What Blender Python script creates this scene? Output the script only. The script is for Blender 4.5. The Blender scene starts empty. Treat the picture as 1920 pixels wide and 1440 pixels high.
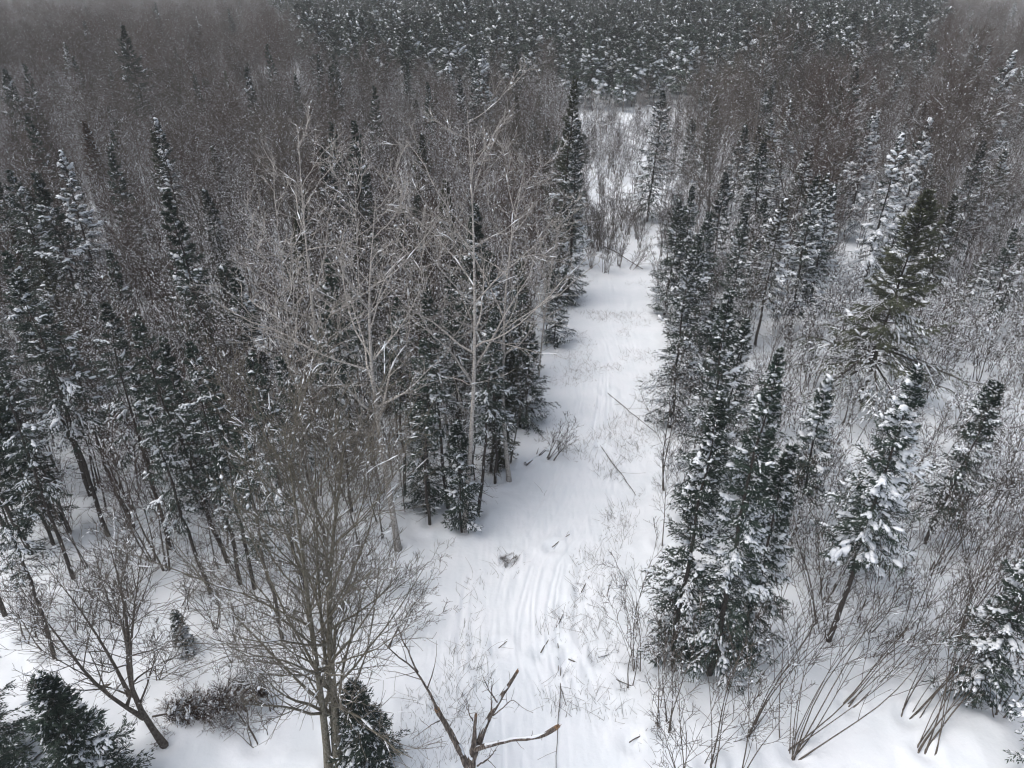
import bpy, math, random
import numpy as np

# ------------------------------------------------------------------ camera, world, light
scene = bpy.context.scene
C = scene.collection
R = math.radians
F_PX, PITCH, CAM_H = 1333.0, R(30.0), 30.0
cam_data = bpy.data.cameras.new('camera')
cam = bpy.data.objects.new('camera', cam_data)
C.objects.link(cam)
cam.location = (0, 0, CAM_H)
cam.rotation_euler = (math.pi / 2 - PITCH, 0, 0)
cam_data.sensor_fit = 'HORIZONTAL'
cam_data.sensor_width = 36.0
cam_data.lens = 36.0 * F_PX / 1920.0
cam_data.clip_start = 0.1
cam_data.clip_end = 6000
scene.camera = cam

SUN_EL, SUN_AZ = 62.0, 255.0
world = bpy.data.worlds.new('World')
scene.world = world
world.use_nodes = True
wn, wl = world.node_tree.nodes, world.node_tree.links
wn.clear()
w_out = wn.new('ShaderNodeOutputWorld')
w_bg = wn.new('ShaderNodeBackground')
w_sky = wn.new('ShaderNodeTexSky')
w_sky.sky_type = 'NISHITA'
w_sky.sun_disc = False
w_sky.sun_elevation = R(SUN_EL)
w_sky.sun_rotation = R(SUN_AZ)
w_sky.air_density = 1.0
w_sky.dust_density = 6.0
w_sky.ozone_density = 1.0
w_hs = wn.new('ShaderNodeHueSaturation')          # an even overcast: most of the blue is gone
w_hs.inputs['Saturation'].default_value = 0.6
wl.new(w_sky.outputs['Color'], w_hs.inputs['Color'])
wl.new(w_hs.outputs['Color'], w_bg.inputs['Color'])
w_bg.inputs['Strength'].default_value = 0.12
wl.new(w_bg.outputs['Background'], w_out.inputs['Surface'])

sun_data = bpy.data.lights.new('sun', 'SUN')
sun_data.energy = 0.85
sun_data.angle = R(90)
sun_data.color = (0.98, 0.99, 1.0)
sun = bpy.data.objects.new('sun', sun_data)
C.objects.link(sun)
sun.rotation_euler = (R(90 - SUN_EL), 0, R(180 - SUN_AZ))
sun.location = (-60, -20, 120)

scene.view_settings.view_transform = 'Standard'
scene.view_settings.look = 'None'
scene.view_settings.gamma = 1.0
scene.view_settings.use_curve_mapping = False
scene.view_settings.exposure = 0.26
scene.cycles.filter_width = 1.2
scene.cycles.use_denoising = True
scene.cycles.denoiser = 'OPENIMAGEDENOISE'
scene.cycles.denoising_prefilter = 'ACCURATE'
scene.cycles.max_bounces = 6
scene.cycles.diffuse_bounces = 3
scene.cycles.glossy_bounces = 1
scene.cycles.volume_bounces = 1

UP = np.array([0.0, 0.0, 1.0])
CP, SP = math.cos(PITCH), math.sin(PITCH)

# ------------------------------------------------------------------ picture <-> place
def ray(px, py):
    u, v = (px - 960) / F_PX, (py - 720) / F_PX
    return u, CP - v * SP, -(SP + v * CP)

def ground_at(px, py, z=0.0):                    # the point of height z seen at a pixel of the 1920 x 1440 photograph
    dx, dy, dz = ray(px, py)
    t = (CAM_H - z) / -dz
    return dx * t, dy * t

def at_depth(px, py, y):                         # the point y metres out seen at a pixel
    dx, dy, dz = ray(px, py)
    t = y / dy
    return np.array([dx * t, y, CAM_H + dz * t])

def project(x, y, z):
    zc = z - CAM_H
    dep = y * CP - zc * SP
    dn = -y * SP - zc * CP
    return 960 + F_PX * x / dep, 720 + F_PX * dn / dep, dep

# ------------------------------------------------------------------ noise
def _h(ix, iy, s):
    n = (ix.astype(np.int64) * 374761393 + iy.astype(np.int64) * 668265263 + s * 974634777) & 0xFFFFFFFF
    n = ((n ^ (n >> 13)) * 1274126177) & 0xFFFFFFFF
    return ((n ^ (n >> 16)) & 0xFFFF) / 65535.0

def vnoise(x, y, s=0):
    x, y = np.asarray(x, float), np.asarray(y, float)
    ix, iy = np.floor(x), np.floor(y)
    fx, fy = x - ix, y - iy
    fx, fy = fx * fx * (3 - 2 * fx), fy * fy * (3 - 2 * fy)
    a, b = _h(ix, iy, s), _h(ix + 1, iy, s)
    c, d = _h(ix, iy + 1, s), _h(ix + 1, iy + 1, s)
    return (a + (b - a) * fx) * (1 - fy) + (c + (d - c) * fx) * fy - 0.5

TRAIL_L = [(1112, 400), (1095, 480), (1085, 540), (1060, 600), (1035, 680), (1025, 760), (1000, 850), (950, 940), (880, 1005), (790, 1060), (745, 1140), (725, 1250), (740, 1350), (760, 1440), (770, 1700)]
TRAIL_R = [(1180, 400), (1200, 480), (1215, 560), (1225, 640), (1245, 740), (1235, 830), (1205, 930), (1190, 1010), (1180, 1100), (1190, 1200), (1240, 1300), (1250, 1440), (1260, 1700)]
def _edge(lst):
    p = sorted((ground_at(*q)[1], ground_at(*q)[0]) for q in lst)
    return np.array([a for a, b in p]), np.array([b for a, b in p])
EL, ER = _edge(TRAIL_L), _edge(TRAIL_R)
def trail_edges(y):
    return np.interp(y, *EL), np.interp(y, *ER)

def terrain(x, y):
    x, y = np.asarray(x, float), np.asarray(y, float)
    return 0.7 * vnoise(x / 14, y / 14, 1) + 0.25 * vnoise(x / 4, y / 4, 2)

# ------------------------------------------------------------------ materials
def mat(name, base, rough=0.85, vary=0.0, scale=6.0, second=None, bump=0.0, bscale=20.0, lo=0.4, hi=0.6, spec=0.3, stretch=None):
    m = bpy.data.materials.new(name)
    m.use_nodes = True
    N, L = m.node_tree.nodes, m.node_tree.links
    b = N['Principled BSDF']
    b.inputs['Roughness'].default_value = rough
    b.inputs['Specular IOR Level'].default_value = spec
    tc = N.new('ShaderNodeTexCoord')
    co = tc.outputs['Object']
    if stretch:
        mp = N.new('ShaderNodeMapping')
        mp.inputs['Scale'].default_value = stretch
        L.new(co, mp.inputs['Vector'])
        co = mp.outputs['Vector']
    col = None
    if second is not None:
        nz = N.new('ShaderNodeTexNoise')
        nz.inputs['Scale'].default_value = scale
        nz.inputs['Detail'].default_value = 4
        L.new(co, nz.inputs['Vector'])
        rp = N.new('ShaderNodeValToRGB')
        rp.color_ramp.elements[0].position, rp.color_ramp.elements[1].position = lo, hi
        rp.color_ramp.elements[0].color = (*base, 1)
        rp.color_ramp.elements[1].color = (*second, 1)
        L.new(nz.outputs['Fac'], rp.inputs['Fac'])
        col = rp.outputs['Color']
    else:
        rg = N.new('ShaderNodeRGB')
        rg.outputs[0].default_value = (*base, 1)
        col = rg.outputs[0]
    if vary:
        oi = N.new('ShaderNodeObjectInfo')
        mr = N.new('ShaderNodeMapRange')
        mr.inputs['To Min'].default_value, mr.inputs['To Max'].default_value = 1 - vary, 1 + vary
        L.new(oi.outputs['Random'], mr.inputs['Value'])
        hs = N.new('ShaderNodeHueSaturation')
        L.new(mr.outputs['Result'], hs.inputs['Value'])
        L.new(col, hs.inputs['Color'])
        col = hs.outputs['Color']
    L.new(col, b.inputs['Base Color'])
    if bump:
        nb = N.new('ShaderNodeTexNoise')
        nb.inputs['Scale'].default_value = bscale
        nb.inputs['Detail'].default_value = 5
        L.new(co, nb.inputs['Vector'])
        bp = N.new('ShaderNodeBump')
        bp.inputs['Strength'].default_value = bump
        bp.inputs['Distance'].default_value = 0.05
        L.new(nb.outputs['Fac'], bp.inputs['Height'])
        L.new(bp.outputs['Normal'], b.inputs['Normal'])
    return m

M = {
    'snow': mat('tree_snow', (0.84, 0.88, 0.93), 0.9, spec=0.2),
    'ground': mat('ground_snow', (0.81, 0.86, 0.91), 0.9, bump=0.6, bscale=3.0, second=(0.85, 0.89, 0.94), scale=0.5, spec=0.2),
    'bark': mat('conifer_bark', (0.0400, 0.0336, 0.0304), 0.95, 0.2, 5, (0.0800, 0.0720, 0.0656), stretch=(6, 6, 1.5)),
    'needle': mat('needles', (0.022, 0.040, 0.032), 0.7, 0.25, 0.9, (0.042, 0.064, 0.050)),
    'needle_olive': mat('needles_olive', (0.0340, 0.0420, 0.0260), 0.7, 0.2, 0.9, (0.0580, 0.0660, 0.0420)),
    'needle_pine': mat('needles_pine', (0.0413, 0.0667, 0.0540), 0.7, 0.25, 0.4, (0.0730, 0.1017, 0.0827)),
    'needle_soft': mat('needles_soft', (0.0650, 0.0750, 0.0475), 0.7, 0.1, 0.9, (0.1063, 0.1187, 0.0775)),
    'needle_rust': mat('needles_rust', (0.060, 0.036, 0.022), 0.8, 0.15, 1.5, (0.095, 0.060, 0.040)),
    'pale_bark': mat('pale_bark', (0.50, 0.48, 0.455), 0.9, 0.12, 3, (0.19, 0.175, 0.16), stretch=(3, 3, 7), lo=0.46, hi=0.62),
    'pale_twig': mat('pale_twig', (0.3326, 0.3145, 0.2923), 0.9, 0.15, 2, (0.4637, 0.4435, 0.4133)),
    'grey_bark': mat('grey_bark', (0.21, 0.2, 0.188), 0.95, 0.25, 4, (0.105, 0.096, 0.09), stretch=(4, 4, 2)),
    'moss_twig': mat('moss_twig', (0.115, 0.104, 0.086), 0.9, 0, 1, (0.17, 0.157, 0.135)),
    'brown_bark': mat('brown_bark', (0.0703, 0.0581, 0.0488), 0.95, 0.2, 4, (0.1313, 0.1172, 0.1031), stretch=(4, 4, 2)),
    'brown_twig': mat('brown_twig', (0.056, 0.044, 0.036), 0.9, 0.2, 1, (0.092, 0.076, 0.064)),
    'red_twig': mat('red_twig', (0.066, 0.047, 0.039), 0.9, 0.15, 1, (0.102, 0.076, 0.066)),
    'grey_twig': mat('grey_twig', (0.082, 0.071, 0.062), 0.9, 0.2, 1, (0.128, 0.114, 0.102)),
    'moss_bark': mat('moss_bark', (0.10, 0.088, 0.062), 0.95, 0.0, 5, (0.21, 0.20, 0.165), bump=0.6, bscale=14, stretch=(3, 3, 1.2)),
    'dead_wood': mat('dead_wood', (0.060, 0.048, 0.042), 0.95, 0.0, 3, (0.24, 0.20, 0.17), bump=0.7, bscale=12, stretch=(5, 5, 1.0), lo=0.42, hi=0.66),
    'raw_wood': mat('raw_wood', (0.30, 0.19, 0.11), 0.9, 0.0, 8, (0.18, 0.11, 0.07)),
    'hill': mat('hill_woods', (0.10, 0.09, 0.085), 0.95, 0, 0.05, (0.42, 0.42, 0.43), lo=0.45, hi=0.75),
    'grass': mat('dead_grass', (0.10, 0.09, 0.08), 0.9, 0.0, 1, (0.19, 0.175, 0.16)),
}

# ------------------------------------------------------------------ mesh helpers
def nrm(v):
    return v / np.maximum(np.linalg.norm(v, axis=-1, keepdims=True), 1e-9)

class MB:
    """gathers quads with a material slot each, becomes one mesh"""
    def __init__(self):
        self.v, self.f, self.m, self.n, self.slots = [], [], [], 0, []
    def slot(self, key):
        if key not in self.slots:
            self.slots.append(key)
        return self.slots.index(key)
    def add(self, V, Fq, key):
        if len(V) == 0:
            return
        self.v.append(V.astype(np.float32)); self.f.append((Fq + self.n).astype(np.int32))
        self.m.append(np.full(len(Fq), self.slot(key), np.int32)); self.n += len(V)
    def tubes(self, P, Rad, k, key):
        if len(P) == 0:
            return
        Mn, n, _ = P.shape
        T = nrm(np.gradient(P, axis=1))
        D = nrm(P[:, -1] - P[:, 0])
        ref = np.where(np.abs(D[:, 2:3]) < 0.75, np.array([[0, 0, 1.0]]), np.array([[1.0, 0, 0]]))
        U = nrm(np.cross(T, ref[:, None, :])); W = np.cross(T, U)
        a = np.arange(k) * (2 * np.pi / k)
        V = P[:, :, None, :] + Rad[:, :, None, None] * (np.cos(a)[:, None] * U[:, :, None, :] + np.sin(a)[:, None] * W[:, :, None, :])
        V = V.reshape(-1, 3)
        b = (np.arange(Mn)[:, None, None] * n + np.arange(n - 1)[None, :, None]) * k
        i = np.arange(k)[None, None, :]
        j = (i + 1) % k
        Fq = np.stack([b + i, b + j, b + k + j, b + k + i], -1).reshape(-1, 4)
        self.add(V, Fq, key)
    def leaves(self, O, D, Nn, Ln, Wd, key):       # one narrow pointed face each
        if len(O) == 0:
            return
        S = nrm(np.cross(D, Nn)) * Wd[:, None]
        mid = O + D * (Ln * 0.45)[:, None]
        V = np.stack([O, mid + S, O + D * Ln[:, None], mid - S], 1).reshape(-1, 3)
        self.add(V, np.arange(len(V)).reshape(-1, 4), key)
    def lumps(self, O, T, A, B, Cc, rng, key, seg=6, rings=3):   # rounded snow pads, flat below
        if len(O) == 0:
            return
        Mn = len(O)
        S = np.cross(T, UP); bad = np.linalg.norm(S, axis=1) < 0.05
        S[bad] = (1, 0, 0); S = nrm(S); T2 = T; Nn = nrm(np.cross(S, T2))
        th = np.linspace(0, np.pi, rings + 2)
        ph = np.arange(seg) * 2 * np.pi / seg
        pts = np.array([[np.sin(t) * np.cos(p), np.sin(t) * np.sin(p), np.cos(t)] for t in th for p in ph])
        q = pts[None] * (1 + 0.28 * (rng.random((Mn, len(pts), 1)) - 0.5) * 2)
        q[:, :seg] = q[:, :1]; q[:, -seg:] = q[:, -1:]
        q[..., 2] = np.where(q[..., 2] < 0, q[..., 2] * 0.45, q[..., 2])
        V = O[:, None] + q[..., 0:1] * A[:, None, None] * T2[:, None] + q[..., 1:2] * B[:, None, None] * S[:, None] + q[..., 2:3] * Cc[:, None, None] * Nn[:, None]
        nr = rings + 2
        b = np.arange(Mn)[:, None, None] * (nr * seg)
        r = np.arange(nr - 1)[None, :, None] * seg
        i = np.arange(seg)[None, None, :]; j = (i + 1) % seg
        Fq = np.stack([b + r + i, b + r + seg + i, b + r + seg + j, b + r + j], -1).reshape(-1, 4)
        self.add(V.reshape(-1, 3), Fq, key)
    def mesh(self, name, smooth=True):
        me = bpy.data.meshes.new(name)
        if not self.v:
            return me
        V = np.concatenate(self.v); Fq = np.concatenate(self.f); mi = np.concatenate(self.m)
        me.vertices.add(len(V)); me.vertices.foreach_set('co', V.ravel())
        me.loops.add(len(Fq) * 4); me.loops.foreach_set('vertex_index', Fq.ravel())
        me.polygons.add(len(Fq)); me.polygons.foreach_set('loop_start', np.arange(len(Fq), dtype=np.int32) * 4)
        for s in self.slots:
            me.materials.append(M[s])
        me.polygons.foreach_set('material_index', mi)
        me.polygons.foreach_set('use_smooth', np.full(len(Fq), smooth))
        me.update(calc_edges=True)
        return me

def resample(pts, n):
    pts = np.asarray(pts, float)
    d = np.r_[0, np.cumsum(np.linalg.norm(np.diff(pts, axis=0), axis=1))]
    s = np.linspace(0, d[-1], n)
    out = np.stack([np.interp(s, d, pts[:, i]) for i in range(3)], 1)
    for _ in range(2):
        out[1:-1] = 0.25 * out[:-2] + 0.5 * out[1:-1] + 0.25 * out[2:]
    return out

def plen(P):
    return np.linalg.norm(np.diff(P, axis=1), axis=2).sum(1)

def sample(P, Rad, idx, s):
    n = P.shape[1]
    q = np.clip(s, 0, 0.9999) * (n - 1)
    i = q.astype(int); f = (q - i)[:, None]
    return P[idx, i] * (1 - f) + P[idx, i + 1] * f, nrm(P[idx, i + 1] - P[idx, i]), Rad[idx, i] * (1 - f[:, 0]) + Rad[idx, i + 1] * f[:, 0]

def grow(P, Rad, m, rng, s0, s1, ang, lenf, n, up, wob, rfac, rmin):
    Mn = len(P)
    idx = np.repeat(np.arange(Mn), m)
    s = s0 + (s1 - s0) * ((np.tile(np.arange(m), Mn) + rng.random(Mn * m)) / m)
    O, T, pr = sample(P, Rad, idx, s)
    L = lenf(s, plen(P)[idx]) * (0.55 + 0.75 * rng.random(len(s)))
    ref = np.where(np.abs(T[:, 2:3]) < 0.8, np.array([[0, 0, 1.0]]), np.array([[1.0, 0, 0]]))
    U = nrm(np.cross(T, ref)); W = np.cross(T, U)
    ph = np.tile(np.arange(m) * 2.39996, Mn) + rng.random(Mn)[idx] * 6.283 + rng.normal(0, 0.5, len(s))
    a = ang * (0.75 + 0.5 * rng.random(len(s)))
    d = np.cos(a)[:, None] * T + np.sin(a)[:, None] * (np.cos(ph)[:, None] * U + np.sin(ph)[:, None] * W)
    pts = [O]
    for _ in range(n - 1):
        d = nrm(d + UP * (up / (n - 1)) + rng.normal(0, wob, d.shape))
        pts.append(pts[-1] + d * (L / (n - 1))[:, None])
    Q = np.stack(pts, 1)
    r0 = np.maximum(pr * rfac, rmin * 1.15)
    return Q, r0[:, None] + (rmin - r0)[:, None] * (np.linspace(0, 1, n) ** 0.8)[None]

def snow_on(mb, P, Rad, rng, frac, flat=0.75, extra=0.012):
    """snow lying along the upper side of the flatter branches"""
    if len(P) == 0 or frac <= 0:
        return
    A, B = P[:, :-1].reshape(-1, 3), P[:, 1:].reshape(-1, 3)
    r = Rad[:, :-1].reshape(-1)
    L = np.linalg.norm(B - A, axis=1)
    keep = (np.abs((B - A)[:, 2]) / np.maximum(L, 1e-6) < flat) & (rng.random(len(A)) < frac)
    A, B, r = A[keep], B[keep], r[keep]
    if len(A) == 0:
        return
    off = (r * 0.75 + extra * 0.5)[:, None] * UP
    mid = (A + B) / 2
    Q = np.stack([A + off * 0.4, mid + off * (1.1 + 0.4 * rng.random((len(A), 1))), B + off * 0.4], 1)
    w = np.maximum(r * 0.85, 0.008) + extra
    mb.tubes(Q, np.stack([w * 0.45, w * (0.8 + 0.4 * rng.random(len(w))), w * 0.4], 1), 4, 'snow')

def flecks_on(mb, P, rng, num, lo=0.02, hi=0.065):
    if num <= 0 or len(P) == 0:
        return
    idx = rng.integers(0, len(P), num)
    O, T, _ = sample(P, np.zeros(P.shape[:2]), idx, rng.random(num))
    sz = lo + (hi - lo) * rng.random(num) ** 2
    mb.lumps(O + UP * 0.01, T, sz * 1.6, sz, sz, rng, 'snow', 4, 1)

# ------------------------------------------------------------------ tree builders: each returns {part: mesh}
def bare(seed, trunks, r0, bark, twig, l1=22, l2=6, l3=5, l4=0, s0=0.3, a1=38, len1=0.28, up1=0.5, l1prof=0.6,
         snow=0.12, flecks=120, rtwig=0.007, k=6, wob=0.10, len2=0.42, len3=0.42, up2=0.25, taper=0.8, a2=38, rf=0.5):
    rng = np.random.default_rng(seed)
    n = max(10, len(trunks[0]))
    P = np.stack([resample(t, n) for t in trunks])
    r0 = np.atleast_1d(np.asarray(r0, float)) * np.ones(len(P))
    Rad = r0[:, None] * (1 - 0.93 * np.linspace(0, 1, n)[None] ** taper)
    Rad[:, 0] *= 1.25
    tb = MB(); tb.tubes(P, Rad, 8 if r0.max() > 0.08 else k, bark)
    cb, sb = MB(), MB()
    P1, R1 = grow(P, Rad, l1, rng, s0, 0.99, R(a1), lambda s, pl: pl * len1 * (1 - l1prof * np.clip((s - s0) / (1 - s0), 0, 1)), 8, up1, wob, rf, rtwig * 1.3)
    cb.tubes(P1, R1, 5 if r0.max() > 0.08 else 4, bark if r0.max() > 0.08 else twig)
    P2, R2 = grow(P1, R1, l2, rng, 0.18, 0.97, R(a2), lambda s, pl: pl * len2 * (1.1 - 0.6 * s) + 0.15, 5, up2, wob, 0.6, rtwig)
    cb.tubes(P2, R2, 3, twig)
    P3, R3 = grow(P2, R2, l3, rng, 0.15, 0.98, R(36), lambda s, pl: pl * len3 * (1.1 - 0.5 * s) + 0.12, 4, 0.2, wob, 0.65, rtwig * 0.8)
    cb.tubes(P3, R3, 3, twig)
    last = P3
    if l4:
        P4, R4 = grow(P3, R3, l4, rng, 0.2, 0.98, R(36), lambda s, pl: pl * 0.5 + 0.08, 3, 0.15, wob, 0.8, rtwig * 0.7)
        cb.tubes(P4, R4, 3, twig); last = P4
    snow_on(sb, P, Rad, rng, snow * 1.5, 0.5)
    snow_on(sb, P1, R1, rng, snow * 1.6); snow_on(sb, P2, R2, rng, snow); snow_on(sb, P3, R3, rng, snow * 0.5, extra=0.008)
    flecks_on(sb, last, rng, flecks)
    return {'trunk': tb.mesh('trunk'), 'branches': cb.mesh('branches'), 'snow': sb.mesh('snow')}

def stem(h, rng, lean=0.02, wig=0.012, base=(0, 0, 0), n=12, bend=(0, 0)):
    z = np.linspace(0, 1, n)
    ax = np.cumsum(rng.normal(0, wig, n)) * h; ay = np.cumsum(rng.normal(0, wig, n)) * h
    a = rng.random() * 6.283
    x = ax - ax[0] + lean * h * z * math.cos(a) + bend[0] * h * z ** 1.6; y = ay - ay[0] + lean * h * z * math.sin(a) + bend[1] * h * z ** 1.6
    return np.stack([base[0] + x, base[1] + y, base[2] - 0.25 * (z == 0) + z * h], 1)

def clump(seed, nst, length, lean, spread, r0=0.05, twig='brown_twig', bark='brown_bark', arch=0.0, snow=0.12, flecks=60, l1=9, l2=5, l3=3, s0=0.25, len1=0.22, **kw):
    """a many-stemmed shrub; lean = (x, y) drift per metre of stem"""
    rng = np.random.default_rng(seed)
    tr = []
    for i in range(nst):
        L = length * (0.6 + 0.5 * rng.random())
        a = rng.random() * 6.283; sp = spread * (0.3 + 0.8 * rng.random())
        d = np.array([lean[0] + sp * math.cos(a), lean[1] + sp * math.sin(a), 1.0]); d /= np.linalg.norm(d)
        p = np.array([rng.normal(0, 0.2), rng.normal(0, 0.2), -0.2]); pts = [p]
        for q in range(11):
            d = d + rng.normal(0, 0.07, 3); g = d + np.array([lean[0], lean[1], 0]) * 0.06 * q * 0.5 - UP * arch * (q / 11) ** 2 + rng.normal(0, 0.10, 3)
            p = p + g / np.linalg.norm(g) * L / 11
            pts.append(p)
        tr.append(np.array(pts))
    return bare(seed + 1, tr, [r0 * (0.55 + 0.6 * rng.random()) for _ in range(nst)], bark, twig, l1, l2, l3, 0, s0, 34, len1, 0.35, 0.5, snow, flecks, k=5, **kw)

def conifer(seed, h, W, cb=0.15, nb=90, lat=15, kl=12, leaf=0.17, lw=0.021, snow=1.0, dust=0.08, droop=0.3, key='needle', r0=None, dead=0,
            top_up=0.75, low=-0.2, pw=0.92, lat_len=0.42, pad=1.0, lean=0.01, gaps=0.0, pad_from=0.35, bark='bark', tail=0.16, skirt=0.0, bough=None):
    rng = np.random.default_rng(seed)
    r0 = r0 or h * 0.0095
    T = stem(h, rng, lean, 0.004, n=14)
    P = T[None]; Rad = (r0 * (1 - 0.95 * np.linspace(0, 1, 14)))[None]
    tb, fb, sb = MB(), MB(), MB()
    tb.tubes(P, Rad, 8, bark)
    # branches
    u = ((np.arange(nb) + rng.random(nb)) / nb) ** 1.12
    z = cb + (0.992 - cb) * u
    rel = u
    keep = rng.random(nb) > gaps * (1 - rel)
    z, rel = z[keep], rel[keep]; nb = len(z)
    O, _, pr = sample(P, Rad, np.zeros(nb, int), z)
    side_w = 1 + 0.25 * np.sin(np.arange(nb) * 0.37 + seed)
    L = W * (1 - rel) ** pw * (0.62 + 0.55 * rng.random(nb)) * side_w + 0.10
    L *= 0.6 + 0.4 * np.minimum(1, rel / tail)
    L *= np.clip((1 - rel) / 0.10, 0.45, 1) * (1 + skirt * np.clip(1 - rel / 0.3, 0, 1))
    az = np.arange(nb) * 2.39996 + rng.normal(0, 0.35, nb)
    inc = low + (top_up - low) * rel ** 1.4 + rng.normal(0, 0.10, nb)
    n = 6
    s = np.linspace(0, 1, n)[None]
    hor = np.stack([np.cos(az), np.sin(az), np.zeros(nb)], 1)
    dz = s * L[:, None] * np.sin(inc)[:, None] - droop * (1 - rel[:, None] * 0.8) * L[:, None] * s ** 1.6 * 0.8 + 0.16 * L[:, None] * s ** 4
    B = O[:, None] + hor[:, None] * (s * (L * np.cos(inc))[:, None])[..., None] + UP * dz[..., None] + rng.normal(0, 0.02, (nb, n, 3)) * (s * L[:, None])[..., None]
    BR = np.maximum(0.006, 0.013 * L)[:, None] * (1.15 - s)
    fb.tubes(B, BR, 3, bark)
    # side shoots
    idx = np.repeat(np.arange(nb), lat); m = len(idx)
    ss = 0.12 + 0.88 * (np.tile(np.arange(lat), nb) + rng.random(m)) / lat
    LO, LT, _ = sample(B, BR, idx, ss)
    sgn = np.where(np.tile(np.arange(lat), nb) % 2 == 0, 1.0, -1.0)
    side = nrm(np.cross(LT, UP))
    LD = nrm(0.80 * LT + (0.58 * sgn)[:, None] * side + UP * rng.normal(-0.20, 0.13, (m, 1)))
    LL = (lat_len * L[idx] * (1.1 - 0.8 * ss) + 0.10) * (0.6 + 0.6 * rng.random(m))
    # needles on the side shoots
    j = np.repeat(np.arange(m), kl); q = len(j)
    t = (np.tile(np.arange(kl), m) + rng.random(q)) / kl
    NO = LO[j] + LD[j] * (t * LL[j])[:, None] - UP * (0.25 * t ** 2 * LL[j])[:, None] + rng.normal(0, 0.02, (q, 3))
    sd2 = nrm(np.cross(LD[j], UP)) * np.where(rng.random(q) < 0.5, 1.0, -1.0)[:, None]
    ND = nrm(0.9 * LD[j] + 0.42 * sd2 - UP * 0.10 + rng.normal(0, 0.16, (q, 3)))
    NN = nrm(UP + rng.normal(0, 0.55, (q, 3)))
    NL = leaf * (0.65 + 0.7 * rng.random(q)); NW = lw * (0.7 + 0.6 * rng.random(q))
    fb.leaves(NO, ND, NN, NL, NW, key)
    # needles along the branch axes and the leader
    k2 = 12
    j2 = np.repeat(np.arange(nb), k2)
    AO, AT, _ = sample(B, BR, j2, rng.random(len(j2)) ** 0.7)
    AD = nrm(AT + rng.normal(0, 0.5, AT.shape))
    fb.leaves(AO, AD, nrm(UP + rng.normal(0, 0.6, AT.shape)), leaf * (0.7 + 0.6 * rng.random(len(j2))), lw * np.ones(len(j2)), key)
    if bough is None: bough = min(0.6, 0.17 * snow)
    # snow: dusting on single shoots, pads on the branches
    if dust > 0:
        d = (rng.random(q) < dust) & (NN[:, 2] > 0.75)
        sb.leaves(NO[d] + UP * 0.022, ND[d], NN[d], NL[d] * 1.05, NW[d] * 1.5, 'snow')
    if bough > 0:                                 # long soft pads lying along the outer half of whole boughs
        key_b = vnoise(az % 6.283 * 1.4 + 3, z * 13, seed + 9) + 0.25 * rng.random(nb) - 0.6 * np.clip(rel - 0.75, 0, 1)
        jb = np.nonzero(key_b > np.quantile(key_b, 1 - bough))[0]
        for s_ in (0.42, 0.58, 0.74, 0.90):
            g = jb[rng.random(len(jb)) < 0.62]
            PO, PT, _ = sample(B, BR, g, np.clip(s_ + rng.normal(0, 0.04, len(g)), 0, 1))
            wd = (0.045 + 0.055 * L[g]) * (0.7 + 0.6 * rng.random(len(g))) * (1.15 - 0.5 * s_) * max(1.0, pad * 0.62)
            sb.lumps(PO + UP * 0.05 + rng.normal(0, 0.05, PO.shape) * L[g][:, None], nrm(PT + rng.normal(0, 0.22, PT.shape)), L[g] * 0.13 + 0.04, wd, np.minimum(wd * 0.7, 0.13 * max(1.0, pad * 0.62)), rng, 'snow', 6, 3)
    if snow > 0:                                  # strips of snow on whole sprays, ragged like the sprays themselves
        msk = 0.5 + vnoise(idx * 7.31 + seed, ss * 2.6 + sgn * 11, seed + 3) * 0.7 + 0.3 * (ss - 0.6) + 1.0 * vnoise(az[idx] % 6.283 * 1.1, z[idx] * 11, seed + 5) - 1.2 * np.clip(rel[idx] - 0.80, 0, 1)
        cut = np.quantile(msk, 1 - min(0.85, 0.21 * snow)) if snow > 0 else 9
        js = np.nonzero((msk > cut) & (ss > pad_from * 0.8))[0]
        for t0 in (0.2, 0.55, 0.9):
            g = js[rng.random(len(js)) < 0.8]
            tt = np.clip(t0 + rng.normal(0, 0.1, len(g)), 0, 1)
            o = LO[g] + LD[g] * (tt * LL[g])[:, None] - UP * (0.25 * tt ** 2 * LL[g])[:, None] + UP * 0.035 + rng.normal(0, 0.015, (len(g), 3))
            w = pad * (0.026 + 0.036 * rng.random(len(g)) ** 1.4)
            dr = LD[g] - UP * (0.5 * tt)[:, None] + rng.normal(0, 0.15, (len(g), 3))
            sb.lumps(o, nrm(dr), np.maximum(w * 1.3, LL[g] * (0.20 + 0.14 * rng.random(len(g)))), w * (0.8 + 0.5 * rng.random(len(g))), w * 0.75, rng, 'snow', 5, 2)
        bs = js[rng.random(len(js)) < 0.45]
        w = pad * (0.04 + 0.06 * rng.random(len(bs)) ** 1.5)
        sb.lumps(LO[bs] + UP * 0.04, nrm(LT[bs] + rng.normal(0, 0.25, (len(bs), 3))), w * 1.7, w, w * 0.8, rng, 'snow', 6, 3)
        ns = int(nb * 1.5 * min(1.5, snow))
        js = rng.integers(0, m, ns)
        o = LO[js] + LD[js] * (LL[js] * rng.random(ns))[:, None]
        w = pad * (0.025 + 0.045 * rng.random(ns) ** 1.5)
        sb.lumps(o + UP * 0.02, LD[js], w * 1.5, w, w * 0.7, rng, 'snow', 4, 1)
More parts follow.
